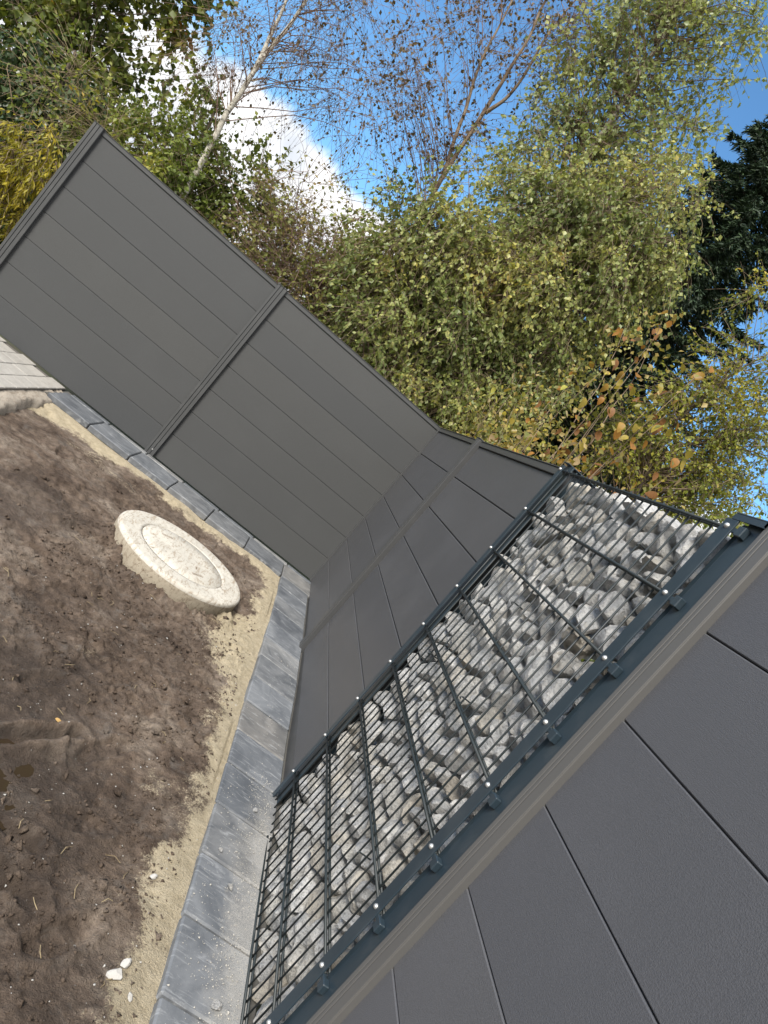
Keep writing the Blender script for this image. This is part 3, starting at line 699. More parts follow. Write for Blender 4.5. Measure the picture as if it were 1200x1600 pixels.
M_gritm, t, b = mat('grit', 0.95); b.inputs['Base Color'].default_value = (0.42, 0.40, 0.36, 1)
gr = scatter('stone_grit', P, M_gritm, 0.7, 1); gr['label'] = 'fine pale stone grit strewn over the slabs along the cage'; gr['category'] = 'grit'
P = []
while len(P) < 5200:
    x_, y_ = g.uniform(-1.5, -0.27), g.uniform(-0.4, 2.6) 
    if vnoise(np.array([x_ * 7]), np.array([y_ * 7]))[0] > g.uniform(.3, .95): P.append((x_, y_, soil_at(x_, y_) + .001, min(abs(g.normal(0.002, 0.0035)) + .0012, .013)))
cl = scatter('mud_crumbs', P, M_earth, 0.7, 2); cl['label'] = 'dark crumbs and clods of loose mud all over the bare soil'; cl['category'] = 'clods'
P = []
while len(P) < 420:
    x_, y_ = g.uniform(-1.9, -0.36), g.uniform(-0.3, 3.2)
    if vnoise(np.array([x_ * 3 + 4]), np.array([y_ * 3]))[0] > g.uniform(.35, .9): P.append((x_, y_, soil_at(x_, y_) + .001, g.uniform(.007, .019)))
cd_ = scatter('mud_clods', P, M_earth, 0.8, 5); cd_['label'] = 'larger lumps of dark mud lying loose on the bare soil'; cd_['category'] = 'clods'
st_ = MB()
for q in range(70):
    x_, y_ = g.uniform(-1.4, -0.35), g.uniform(-0.3, 2.4); a = g.uniform(0, 6.28); l_ = g.uniform(.015, .06); z_ = soil_at(x_, y_) + .006
    st_.tube([(x_, y_, z_), (x_ + l_ * .5 * math.cos(a), y_ + l_ * .5 * math.sin(a), z_ + .004), (x_ + l_ * math.cos(a + .3), y_ + l_ * math.sin(a + .3), z_ - .002)], 0.0011, 4)
o = obj('straw', st_.mesh('straw', M_straw), kind='stuff'); o['label'] = 'short bits of straw and twig trodden into the mud'; o['category'] = 'straw'
P = []
while len(P) < 500:
    x_, y_ = g.uniform(-1.3, -0.25), g.uniform(-0.4, 2.6); P.append((x_, y_, soil_at(x_, y_) + .001, abs(g.normal(0.0014, 0.0013)) + .0008))
pe = scatter('pebbles', P, M_pale, 0.7, 3); pe['label'] = 'tiny pale pebbles scattered over the soil and sand'; pe['category'] = 'pebbles'

def leaf_plate(name, L_, W_, mt, n=6, curl=0.25):
    """a rounded, pointed leaf with a folded midrib"""
    v = []; f = []
    for i in range(n + 1):
        t_ = i / n; w_ = W_ / 2 * (math.sin(math.pi * min(1, t_ * 0.92 + 0.04)) ** 0.65) * (1 - 0.35 * t_)
        z_ = -curl * L_ * t_ * t_
        if i in (0, n): w_ *= 0.12
        v += [(t_ * L_, -w_, z_ + 0.14 * w_), (t_ * L_, 0, z_), (t_ * L_, w_, z_ + 0.14 * w_)]
    for i in range(n):
        a = i * 3; f += [(a, a + 1, a + 4, a + 3), (a + 1, a + 2, a + 5, a + 4)]
    v.append((-0.25 * L_, 0, 0.02 * L_)); v.append((-0.25 * L_, 0.012 * L_, 0.02 * L_)); f.append((len(v) - 2, 1, len(v) - 1))
    return mesh(name, v, f, mt, True)
M_fallen, t, b = mat('ochre_leaf', 0.6); b.inputs['Base Color'].default_value = (0.52, 0.33, 0.12, 1)
o = obj('fallen_leaf', leaf_plate('fallen_leaf', 0.036, 0.019, M_fallen), None, (-0.862, 0.78, soil_at(-0.862, 0.78) + 0.012), 'single ochre leaf fallen on the dark mud', 'leaf'); o.rotation_euler = (0.2, 0.1, 0.3)

# ------------------------------------------------------------------ trees and shrubs
def tubes_np(Pts, Rad, ns=3):
    """Pts (N,K,3), Rad (N,K) -> verts, quads"""
    n, k, _ = Pts.shape
    d = np.empty_like(Pts); d[:, 1:-1] = Pts[:, 2:] - Pts[:, :-2]; d[:, 0] = Pts[:, 1] - Pts[:, 0]; d[:, -1] = Pts[:, -1] - Pts[:, -2]
    d /= np.linalg.norm(d, axis=-1, keepdims=True) + 1e-9
    ref = np.where(np.abs(d[..., 2:3]) > 0.9, np.array([1., 0, 0]), np.array([0, 0, 1.]))
    a = np.cross(d, ref); a /= np.linalg.norm(a, axis=-1, keepdims=True) + 1e-9; b_ = np.cross(d, a)
    ang = 2 * np.pi * np.arange(ns) / ns
    ring = Pts[:, :, None] + Rad[:, :, None, None] * (a[:, :, None] * np.cos(ang)[None, None, :, None] + b_[:, :, None] * np.sin(ang)[None, None, :, None])
    V_ = ring.reshape(-1, 3); base = (np.arange(n) * k * ns)[:, None, None] + (np.arange(k - 1) * ns)[None, :, None]
    j = np.arange(ns)[None, None]; j2 = (np.arange(ns) + 1)[None, None] % ns
    F_ = np.stack([base + j, base + j2, base + ns + j2, base + ns + j], -1).reshape(-1, 4)
    return V_, F_
def leaves_np(P, ax, nrm, Ls, Ws, fold=0.25):
    """one folded leaf of four vertices at each P, growing along ax"""
    ax = ax / (np.linalg.norm(ax, axis=1, keepdims=True) + 1e-9)
    sd_ = np.cross(ax, nrm); sd_ /= np.linalg.norm(sd_, axis=1, keepdims=True) + 1e-9; nn = np.cross(sd_, ax)
    L_ = Ls[:, None]; W_ = Ws[:, None] / 2
    v0 = P; v1 = P + ax * L_ * 0.42 + sd_ * W_ + nn * W_ * fold; v2 = P + ax * L_ + nn * L_ * -0.08; v3 = P + ax * L_ * 0.42 - sd_ * W_ + nn * W_ * fold
    V_ = np.stack([v0, v1, v2, v3], 1).reshape(-1, 3); b_ = np.arange(len(P))[:, None] * 4
    F_ = np.concatenate([b_ + np.array([[0, 1, 2]]), b_ + np.array([[0, 2, 3]])], 1).reshape(-1, 3)
    return V_, F_
def unit(r, n):
    v_ = r.normal(size=(n, 3)); return v_ / np.linalg.norm(v_, axis=1, keepdims=True)
def make_tree(name, label, cat, seed, trunks, clusters, wood, leafm, od, L_, W_, droop=0.3, twig=0.45, per=9, rtw=0.0025, twigm=None,
              r0=0.05, group=None, extra_twigs=0, limb_r=0.008, depth=0.8, base=None, upleaf=0.5, spread=1.0, arch=0.03):
    r = np.random.default_rng(seed)
    bx, by, bz = base if base else (trunks[0][0][0], trunks[0][0][1], -0.2)
    root = thing(name, (bx, by, bz), label, cat, group); org = np.array([bx, by, bz])
    tv = []; tf = []; off = 0
    def addq(v_, f_):
        nonlocal off
        tv.append(v_); tf.append(f_ + off); off += len(v_)
    nodes = []
    for ti, tr in enumerate(trunks):
        pts = [np.array(p, float) for p in tr]
        if ti == 0 and pts[0][2] > bz + 0.05: pts = [org + 0.0] + pts
        dense = []
        for a, c_ in zip(pts[:-1], pts[1:]):
            for s_ in np.linspace(0, 1, 6, endpoint=False): dense.append(a * (1 - s_) + c_ * s_)
        dense.append(pts[-1]); dense = np.array(dense)
        ker = np.array([1, 2, 3, 2, 1.]) / 9
        sm = np.stack([np.convolve(np.pad(dense[:, q], 2, 'edge'), ker, 'valid') for q in range(3)], 1)
        sm += np.stack([np.convolve(r.normal(0, 0.018, len(sm) + 4), ker, 'valid') for _ in range(3)], 1)
        rr = r0 * (1 if ti == 0 else 0.6) * np.linspace(1, 0.22, len(sm))
        addq(*tubes_np(sm[None], rr[None], 8)); nodes += [(q, w_) for q, w_ in zip(sm, rr)]
    NP = np.array([q for q, _ in nodes]) if nodes else np.zeros((0, 3)); NR = np.array([q for _, q in nodes])
    obj('trunk', mesh('trunk', np.concatenate(tv) - org, np.concatenate(tf), wood, True), root); tv, tf, off = [], [], 0
    lp, la, ln_, tws = [], [], [], []
    for (cx, cy, cz, ra, ru, *rest) in clusters:
        mul = rest[0] if rest and rest[0] else 1.0
        area = math.pi * ra * ru; nl = int(od * mul * area / (L_ * W_ * 0.30)) ; nt_ = max(4, nl // per) + int(extra_twigs * area)
        nsub = max(3, nt_ // 12)
        u = unit(r, nsub) * r.random((nsub, 1)) ** (1 / 2.4)
        rad_ = np.array([ra, ra * depth, ru]) * spread; cen = np.array([cx, cy, cz]); sub = cen + u * rad_
        # limbs from the trunk to each clump
        if len(NP):
            hd = np.linalg.norm(NP[None, :, :2] - sub[:, None, :2], axis=-1)
            dist = np.linalg.norm(NP[None] - sub[:, None], axis=-1) + 2.5 * np.maximum(NP[None, :, 2] - (sub[:, None, 2] - 0.75 * hd), 0) + r.uniform(0, .25, (nsub, len(NP)))
            j = dist.argmin(1); s0 = NP[j]; lim = np.minimum(NR[j] * 0.7, limb_r)
            tt = np.linspace(0, 1, 6)[None, :, None]; mid = (s0 * 0.45 + sub * 0.55) + np.array([0, 0, 1.0]) * (np.linalg.norm(sub - s0, axis=1, keepdims=True) * arch * r.uniform(.3, 1.6, (nsub, 1))) + r.normal(0, .11, (nsub, 3))
            Pp = s0[:, None] * (1 - tt) ** 2 + 2 * mid[:, None] * tt * (1 - tt) + sub[:, None] * tt ** 2
            Pp[:, 1:-1] += r.normal(0, 0.02, Pp[:, 1:-1].shape)
            addq(*tubes_np(Pp, lim[:, None] * np.linspace(1, .3, 6)[None], 4))
        k = r.integers(0, nsub, nt_); p0 = sub[k] + r.normal(0, 0.11, (nt_, 3)) * rad_ * np.array([1, 1, .9])
        dirs = (p0 - cen) / rad_ * 0.5 + unit(r, nt_) * 0.8 + np.array([0, 0, -droop]); dirs /= np.linalg.norm(dirs, axis=1, keepdims=True)
        ln = twig * r.uniform(0.5, 1.3, nt_)
        K = 5; tt = np.linspace(0, 1, K)
        Pw = p0[:, None] + dirs[:, None] * (tt[None, :, None] * ln[:, None, None]) + np.array([0, 0, -1.0]) * (tt[None, :, None] ** 2 * ln[:, None, None] * droop * 0.6)
        Pw[:, 1:] += np.cumsum(r.normal(0, 0.012, (nt_, K - 1, 3)), 1)
        tws.append(Pw)
        # leaves along each twig
        m_ = nl; ki = r.integers(0, nt_, m_); s_ = r.random(m_) ** 0.8 * (K - 1); i0 = np.minimum(s_.astype(int), K - 2); fr = (s_ - i0)[:, None]
        pp = Pw[ki, i0] * (1 - fr) + Pw[ki, i0 + 1] * fr; td = Pw[ki, i0 + 1] - Pw[ki, i0]; td /= np.linalg.norm(td, axis=1, keepdims=True) + 1e-9
        lp.append(pp + r.normal(0, 0.008, (m_, 3))); la.append(td * 0.5 + unit(r, m_) * 0.75 + np.array([0, 0, -0.25 - droop * .5])); ln_.append(unit(r, m_) + np.array([0, -.15, upleaf]))
    Tw = np.concatenate(tws); addq(*tubes_np(Tw, np.full((len(Tw), 1), rtw) * np.linspace(1, .45, 5)[None] * r.uniform(.7, 1.4, (len(Tw), 1)), 3))
    obj('branches', mesh('branches', np.concatenate(tv) - org, np.concatenate(tf), twigm or M_birchbr, True), root)
    P_ = np.concatenate(lp); n = len(P_)
    sz = r.uniform(0.5, 1.3, n)
    V_, F_ = leaves_np(P_, np.concatenate(la), np.concatenate(ln_), L_ * sz, W_ * sz * r.uniform(.8, 1.15, n))
    me = mesh('crown', V_ - org, F_, leafm)
    cl_ = vnoise(P_[:, 0] * 2.6 + P_[:, 1] * 1.3 + 40, P_[:, 2] * 2.6 + 40)         # clumps of one tone, as autumn takes a tree branch by branch
    var = np.clip(0.55 * r.random(n) + 0.6 * (cl_ - 0.5) + 0.22, 0, 1)
    at = me.attributes.new('var', 'FLOAT', 'FACE'); at.data.foreach_set('value', np.repeat(var, 2).astype(np.float32))
    obj('crown', me, root)
    return root

M_l_birch = leaf_mat('birch_leaves', [(0, (0.085, 0.120, 0.040)), (0.4, (0.205, 0.250, 0.080)), (0.7, (0.37, 0.385, 0.135)), (0.9, (0.48, 0.43, 0.12)), (1, (0.34, 0.23, 0.07))], 0.4, 0.42)
M_l_lean = leaf_mat('pale_birch_leaves', [(0, (0.15, 0.19, 0.08)), (0.5, (0.27, 0.32, 0.13)), (1, (0.40, 0.41, 0.14))], 0.4, 0.4)
M_l_maple = leaf_mat('maple_leaves', [(0, (0.060, 0.085, 0.018)), (0.5, (0.125, 0.155, 0.028)), (0.85, (0.22, 0.22, 0.035)), (1, (0.26, 0.11, 0.03))], 0.4, 0.5)
M_l_green = leaf_mat('green_leaves', [(0, (0.075, 0.110, 0.024)), (0.5, (0.16, 0.205, 0.038)), (0.85, (0.30, 0.31, 0.055)), (1, (0.38, 0.27, 0.05))], 0.4, 0.5)
M_l_ivy = leaf_mat('ivy_leaves', [(0, (0.022, 0.042, 0.014)), (0.6, (0.045, 0.078, 0.026)), (1, (0.085, 0.115, 0.05))], 0.15, 0.35)
M_l_yel = leaf_mat('yellow_leaves', [(0, (0.17, 0.18, 0.02)), (0.5, (0.36, 0.31, 0.03)), (1, (0.55, 0.42, 0.04))], 0.4, 0.5)
M_l_brown = leaf_mat('thicket_leaves', [(0, (0.11, 0.13, 0.035)), (0.5, (0.21, 0.22, 0.055)), (0.8, (0.32, 0.22, 0.08)), (1, (0.38, 0.36, 0.08))], 0.35, 0.55)
M_l_dark = leaf_mat('withered_leaves', [(0, (0.08, 0.06, 0.035)), (0.7, (0.15, 0.105, 0.05)), (1, (0.22, 0.16, 0.06))], 0.25, 0.6)
M_l_right = leaf_mat('yellowgreen_leaves', [(0, (0.10, 0.14, 0.022)), (0.5, (0.24, 0.26, 0.04)), (0.85, (0.42, 0.37, 0.055)), (1, (0.48, 0.34, 0.05))], 0.4, 0.5)
M_l_hazel = leaf_mat('autumn_leaves', [(0, (0.13, 0.14, 0.04)), (0.5, (0.25, 0.23, 0.06)), (0.85, (0.34, 0.25, 0.07)), (1, (0.40, 0.31, 0.14))], 0.4, 0.5)
M_needle = leaf_mat('spruce_needles', [(0, (0.014, 0.028, 0.014)), (0.6, (0.028, 0.055, 0.026)), (1, (0.055, 0.090, 0.036))], 0.05, 0.6)

make_tree('maple_tree', 'tall maple with lobed dark leaves at the upper left, dense against the white cloud', 'tree', 1,
    [[(-5.6, 7.5, 1.4), (-5.67, 7.5, 1.99), (-5.75, 7.5, 2.47), (-5.86, 7.5, 3.1), (-5.9, 7.5, 4.2)]],
    [(-6.07, 7.5, 2.17, 0.85, 0.72), (-5.46, 7.5, 2.93, 0.70, 0.55), (-4.72, 7.5, 3.0, 0.34, 0.40, .35), (-5.34, 7.5, 2.02, 0.61, 0.46), (-4.95, 7.5, 3.65, 0.5, 0.35, .6), (-5.15, 7.5, 2.64, 0.42, 0.38, .45), (-6.6, 7.5, 3.2, 0.9, 0.8), (-5.7, 7.5, 3.9, 0.8, 0.6)],
    M_bark, M_l_maple, 2.8, 0.085, 0.08, droop=0.35, twig=0.4, per=7, r0=0.09)
make_tree('ivy', 'dark green ivy climbing in a thick column left of the dry stalks', 'plant', 2,
    [[(-4.73, 6.3, 1.27), (-4.8, 6.3, 1.54), (-4.9, 6.3, 1.85), (-5.0, 6.3, 2.3)]],
    [(-4.79, 6.3, 1.47, 0.30, 0.46), (-5.25, 6.3, 1.80, 0.32, 0.42), (-4.55, 6.3, 0.54, 0.3, 0.5), (-4.9, 6.3, 0.9, .4, .5), (-4.75, 6.3, 2.0, .3, .3), (-4.35, 6.3, 1.75, .3, .3, .7)],
    M_bark, M_l_ivy, 3.6, 0.06, 0.06, droop=0.6, twig=0.25, per=8, r0=0.07)
make_tree('yellow_shrub', 'yellow-green shrub with narrow hanging leaves at the left edge behind the fence', 'shrub', 3,
    [[(-4.19, 5.2, 0.55), (-4.21, 5.2, 0.96), (-4.32, 5.2, 1.29)], [(-4.2, 5.2, 0.6), (-4.1, 5.2, 1.0), (-4.05, 5.2, 1.25)]],
    [(-4.32, 5.2, 1.22, 0.24, 0.26), (-4.25, 5.2, 0.94, 0.30, 0.26), (-4.07, 5.2, 1.15, 0.15, 0.2), (-4.05, 5.2, 0.66, 0.2, 0.22)],
    M_straw, M_l_yel, 2.6, 0.06, 0.018, droop=0.8, twig=0.25, per=12, r0=0.02)
make_tree('dry_stalks', 'straw-coloured stalks tangled with thin green leaves behind the top of the left fence post', 'plant', 4,
    [[(-4.3, 5.8, 0.4), (-4.35, 5.8, 1.2), (-4.4, 5.8, 1.7)], [(-4.0, 5.8, 0.4), (-3.95, 5.8, 1.2), (-3.9, 5.8, 1.7)]],
    [(-4.33, 5.8, 1.72, 0.33, 0.28), (-4.5, 5.8, 1.85, 0.27, 0.33), (-3.95, 5.8, 1.72, 0.28, 0.24)],
    M_straw, M_l_green, 0.9, 0.05, 0.03, droop=0.15, twig=0.55, per=6, r0=0.012, extra_twigs=55, rtw=0.0025, twigm=M_straw)
make_tree('leafy_tree', 'bushy dark green tree just behind the left fence, below the white birch trunk', 'tree', 5,
    [[(-3.32, 6.6, 1.44), (-3.49, 6.6, 2.01), (-3.68, 6.6, 2.7), (-3.78, 6.6, 3.05)], [(-3.35, 6.6, 1.5), (-3.0, 6.6, 2.0), (-2.7, 6.6, 2.4)]],
    [(-4.18, 6.6, 2.20, 0.38, 0.35, .4), (-3.65, 6.6, 2.21, 0.58, 0.49), (-3.08, 6.6, 2.35, 0.5, 0.43, .9), (-3.43, 6.6, 1.7, 0.55, 0.4), (-2.5, 6.6, 2.12, 0.43, 0.36, .7), (-3.72, 6.6, 2.65, 0.33, 0.38, .45), (-4.1, 6.6, 1.7, 0.4, 0.35), (-3.25, 5.9, 1.75, 0.45, 0.32, .8), (-3.5, 5.9, 2.05, 0.3, 0.3, .5), (-2.91, 6.6, 1.72, 0.45, 0.33)],
    M_bark, M_l_green, 2.6, 0.055, 0.042, droop=0.2, twig=0.35, per=9, r0=0.045)
make_tree('white_birch', 'slender birch with a pale peeling trunk and almost bare hanging twigs', 'tree', 6,
    [[(-3.19, 6.20, 0.75), (-3.28, 6.20, 1.45), (-3.38, 6.20, 2.33), (-3.47, 6.20, 2.90), (-3.53, 6.20, 3.32), (-3.51, 6.20, 3.74), (-3.54, 6.20, 4.13), (-3.60, 6.20, 4.66), (-3.66, 6.20, 5.50)],
     [(-3.50, 6.20, 3.24), (-3.62, 6.20, 3.68), (-3.74, 6.20, 4.23), (-3.82, 6.20, 4.87)]],
    [(-3.59, 6.20, 3.73, 0.75, 0.63), (-4.01, 6.20, 3.33, 0.47, 0.47), (-2.91, 6.20, 4.02, 0.63, 0.63, .7), (-3.46, 6.20, 4.23, 0.63, 0.55), (-3.58, 6.20, 5.02, 0.79, 0.55), (-2.47, 6.20, 3.84, 0.4, 0.47)],
    M_whitebirch, M_l_dark, 0.13, 0.034, 0.027, droop=0.35, twig=0.7, per=4, rtw=0.0021, r0=0.043, extra_twigs=22, arch=0.26, limb_r=0.006, twigm=M_redtwig)
make_tree('thicket', 'brownish thicket of thin twigs with small leaves behind the middle of the left fence', 'shrub', 7,
    [[(-1.45, 6.2, 1.65), (-1.69, 6.2, 2.16), (-1.91, 6.2, 2.85)], [(-1.9, 6.2, 1.2), (-2.1, 6.2, 2.0), (-2.5, 6.2, 2.9)]],
    [(-2.07, 6.2, 2.10, 0.50, 0.48), (-1.92, 6.2, 2.60, 0.41, 0.45, .6), (-1.47, 6.2, 2.0, 0.49, 0.42, 1.3), (-1.38, 6.2, 2.44, 0.49, 0.42), (-2.75, 6.2, 2.4, 0.42, 0.42, .15), (-2.32, 6.2, 2.7, 0.34, 0.41, .15), (-1.9, 6.2, 1.7, .6, .35, 1.4)],
    M_redtwig, M_l_brown, 1.15, 0.042, 0.032, droop=0.05, twig=0.6, per=6, rtw=0.0028, r0=0.02, extra_twigs=55, twigm=M_redtwig)
make_tree('bare_birch', 'tall birch with forked brown stems and sparse withered leaves against the blue sky', 'tree', 8,
    [[(-1.06, 7.6, 2.15), (-1.26, 7.6, 3.15), (-1.49, 7.6, 4.29), (-1.61, 7.6, 5.29), (-1.71, 7.6, 6.0), (-1.86, 7.6, 6.63), (-1.96, 7.6, 7.4)], [(-1.44, 7.6, 4.24), (-1.74, 7.6, 4.97), (-2.0, 7.6, 5.53), (-2.16, 7.6, 6.25), (-2.32, 7.6, 7.0)], [(-1.59, 7.6, 5.21), (-1.47, 7.6, 5.62), (-1.62, 7.6, 6.38), (-1.61, 7.6, 7.1)]],
    [(-2.18, 7.6, 5.07, 0.88, 0.88), (-1.92, 7.6, 5.99, 0.75, 0.75), (-2.21, 7.6, 4.25, 0.6, 0.6), (-2.62, 7.6, 4.96, 0.65, 0.65), (-1.49, 7.6, 4.8, 0.57, 0.5), (-1.6, 7.6, 6.48, 0.56, 0.5, 1.5), (-2.1, 7.6, 6.9, .9, .6), (-2.7, 7.6, 5.9, .5, .6, .6)],
    M_birchbr, M_l_dark, 0.17, 0.050, 0.038, droop=0.0, twig=0.6, per=4, rtw=0.0024, r0=0.045, twigm=M_redtwig, arch=0.12, extra_twigs=20, limb_r=0.006)
make_tree('pale_birch', 'tall pale-leaved birch reaching the top edge of the sky at the right', 'tree', 9,
    [[(-0.11, 7.0, 2.71), (-0.22, 7.0, 4.02), (-0.28, 7.0, 5.24), (-0.42, 7.0, 6.35), (-0.57, 7.0, 7.33), (-0.67, 7.0, 8.2)]],
    [(-0.71, 7.0, 6.37, 0.62, 0.70), (-0.54, 7.0, 7.08, 0.62, 0.55, 1.3), (-0.63, 7.0, 5.5, 0.55, 0.61, 1.2), (0.07, 7.0, 6.75, 0.46, 0.54, .6), (0.06, 7.0, 6.03, 0.62, 0.62, 1.3), (-0.96, 7.0, 7.1, 0.52, 0.4), (-1.17, 7.0, 6.4, 0.37, 0.45, .7), (0.22, 7.0, 7.2, 0.38, 0.46, .5), (0.1, 7.0, 7.8, 0.5, 0.45, .8), (0.35, 7.0, 6.3, .35, .4, .7), (-0.6, 7.0, 7.9, .7, .5), (-.6, 7.0, 4.9, .6, .5, 1.2)],
    M_birch, M_l_lean, 1.15, 0.058, 0.044, droop=0.25, twig=0.5, per=7, rtw=0.003, r0=0.06, limb_r=0.012)
make_tree('weeping_birch', 'weeping birch with olive leaves, leaning behind the corner of the two fences', 'tree', 10,
    [[(-0.34, 5.6, 1.18), (-0.41, 5.6, 2.07), (-0.53, 5.6, 2.81), (-0.6, 5.6, 3.7)], [(-0.41, 5.6, 2.07), (-0.28, 5.6, 2.44), (-0.46, 5.6, 3.04), (-.3, 5.6, 3.6)]],
    [(-0.74, 5.6, 3.04, 0.65, 0.58), (-0.78, 5.6, 2.45, 0.62, 0.55), (-0.91, 5.6, 3.55, 0.51, 0.51, .8), (-0.13, 5.6, 2.5, 0.65, 0.52), (-1.25, 5.6, 2.80, 0.38, 0.42, .8), (-1.25, 5.6, 3.2, 0.36, 0.32, .6), (-0.21, 5.6, 3.26, 0.59, 0.59), (-.8, 5.6, 1.9, .6, .4), (-.1, 5.6, 1.95, .6, .4)],
    M_birch, M_l_birch, 2.7, 0.048, 0.038, droop=0.5, twig=0.42, per=10, rtw=0.0028, r0=0.055, limb_r=0.012)
make_tree('weeping_birch', 'large weeping birch of grey-green to yellow leaves left of the dark spruce', 'tree', 12,
    [[(0.30, 5.9, 1.2), (0.25, 5.9, 2.02), (0.14, 5.9, 3.19), (0.08, 5.9, 4.27), (0.12, 5.9, 5.24)], [(0.14, 5.9, 3.71), (0.11, 5.9, 4.55), (0.35, 5.9, 5.11)]],
    [(-0.32, 5.9, 4.0, 0.61, 0.54), (0.32, 5.9, 4.23, 0.69, 0.62), (0.52, 5.9, 4.83, 0.62, 0.55), (0.50, 5.9, 3.56, 0.6, 0.6), (0.78, 5.9, 4.15, 0.42, 0.45, .7), (0.50, 5.9, 5.25, 0.41, 0.41, .8), (1.0, 5.9, 4.85, 0.3, 0.45, .8), (0.55, 5.9, 3.0, 0.63, 0.56), (-0.22, 5.9, 4.6, 0.54, 0.47, .9), (.5, 5.9, 2.4, .6, .5)],
    M_birch, M_l_birch, 2.7, 0.048, 0.038, droop=0.5, twig=0.42, per=10, rtw=0.0028, r0=0.065, limb_r=0.012)
make_tree('yellowing_tree', 'thin yellow-green tree at the right edge with blue sky showing through its leaves', 'tree', 13,
    [[(3.04, 6.8, 2.65), (2.75, 6.8, 3.7), (2.62, 6.8, 4.5)], [(2.72, 6.8, 3.9), (2.8, 6.8, 4.6), (3.0, 6.8, 5.2)], [(2.85, 6.8, 3.57), (3.31, 6.8, 4.08), (3.54, 6.8, 4.8)]],
    [(2.85, 6.8, 4.85, 0.45, 0.5, .55), (3.13, 6.8, 4.25, 0.57, 0.49), (2.95, 6.8, 3.63, 0.55, 0.45, 1.2), (3.88, 6.8, 4.12, 0.58, 0.5), (3.2, 6.8, 5.4, .45, .45, .6), (2.4, 6.8, 5.6, .26, .4, .4), (3.47, 6.8, 4.75, 0.41, 0.41, .7), (2.55, 6.8, 4.2, 0.36, 0.35, .9), (3.6, 6.8, 3.5, .6, .5, 1.2), (2.4, 6.8, 3.3, .5, .4)],
    M_bark, M_l_right, 1.5, 0.050, 0.034, droop=0.25, twig=0.45, per=8, rtw=0.0028, r0=0.05, limb_r=0.014)

# dark spruce
def spruce(x, y, H, Rb, seed, label):
    r = np.random.default_rng(seed); root = thing('spruce_tree', (x, y, -0.2), label, 'tree')
    tv, tf, off = [], [], 0
    tr = np.array([(0, 0, H * k / 8) for k in range(9)], float)
    v_, f_ = tubes_np(tr[None], (0.16 * np.linspace(1, .1, 9))[None], 8); tv.append(v_); tf.append(f_); off += len(v_)
    lp, la, nn = [], [], []
    z = 2.0
    while z < H - 0.2:
        Lb = Rb * (1 - z / H) ** 0.8 + 0.12
        nb = 8
        a = r.uniform(0, 6.28) + np.arange(nb) * 6.283 / nb + r.normal(0, .15, nb); Lr = Lb * r.uniform(.75, 1.12, nb)
        tt = np.linspace(0, 1, 7)
        P_ = np.stack([np.cos(a)[:, None] * Lr[:, None] * tt, np.sin(a)[:, None] * Lr[:, None] * tt, z + Lr[:, None] * (-0.42 * tt + 0.22 * tt ** 2) + np.zeros((nb, 1))], -1)
        v_, f_ = tubes_np(P_, 0.016 * np.linspace(1, .25, 7)[None] * np.ones((nb, 1)), 4); tv.append(v_); tf.append(f_ + off); off += len(v_)
        for b_ in range(nb):
            m_ = int(90 * Lr[b_]) + 10
            s_ = r.random(m_) ** .7 * 6; i0 = np.minimum(s_.astype(int), 5); fr = (s_ - i0)[:, None]
            p = P_[b_, i0] * (1 - fr) + P_[b_, i0 + 1] * fr
            outd = np.array([math.cos(a[b_]), math.sin(a[b_]), -0.2]); side = np.array([-math.sin(a[b_]), math.cos(a[b_]), 0])
            sg = r.choice([-1, 1], m_)[:, None]
            ln = 0.34 * (1.05 - s_ / 7)[:, None] * r.uniform(.5, 1.2, (m_, 1))
            dirs = outd * 0.75 + sg * side * 0.8 + np.array([0, 0, -.35]) + r.normal(0, .15, (m_, 3))
            # every side twig carries several short needle sprays
            for q in range(4):
                lp.append(p + dirs * ln * q / 4); la.append(dirs + r.normal(0, .35, (m_, 3))); nn.append(unit(r, m_) + np.array([0, 0, .6]))
        z += r.uniform(0.16, 0.24)
    obj('trunk', mesh('trunk', np.concatenate(tv), np.concatenate(tf), M_bark, True), root)
    P_ = np.concatenate(lp); n = len(P_)
    V_, F_ = leaves_np(P_, np.concatenate(la), np.concatenate(nn), r.uniform(.07, .13, n), r.uniform(.018, .034, n), 0.3)
    me = mesh('crown', V_, F_, M_needle); at = me.attributes.new('var', 'FLOAT', 'FACE'); at.data.foreach_set('value', np.repeat(r.random(n), 2).astype(np.float32))
    obj('crown', me, root)
spruce(2.35, 9.3, 11.3, 2.7, 21, 'dark spruce with drooping branches behind the birches at the right')
spruce(0.6, 11.5, 8.2, 2.3, 22, 'second dark spruce glimpsed deep behind the large weeping birch')

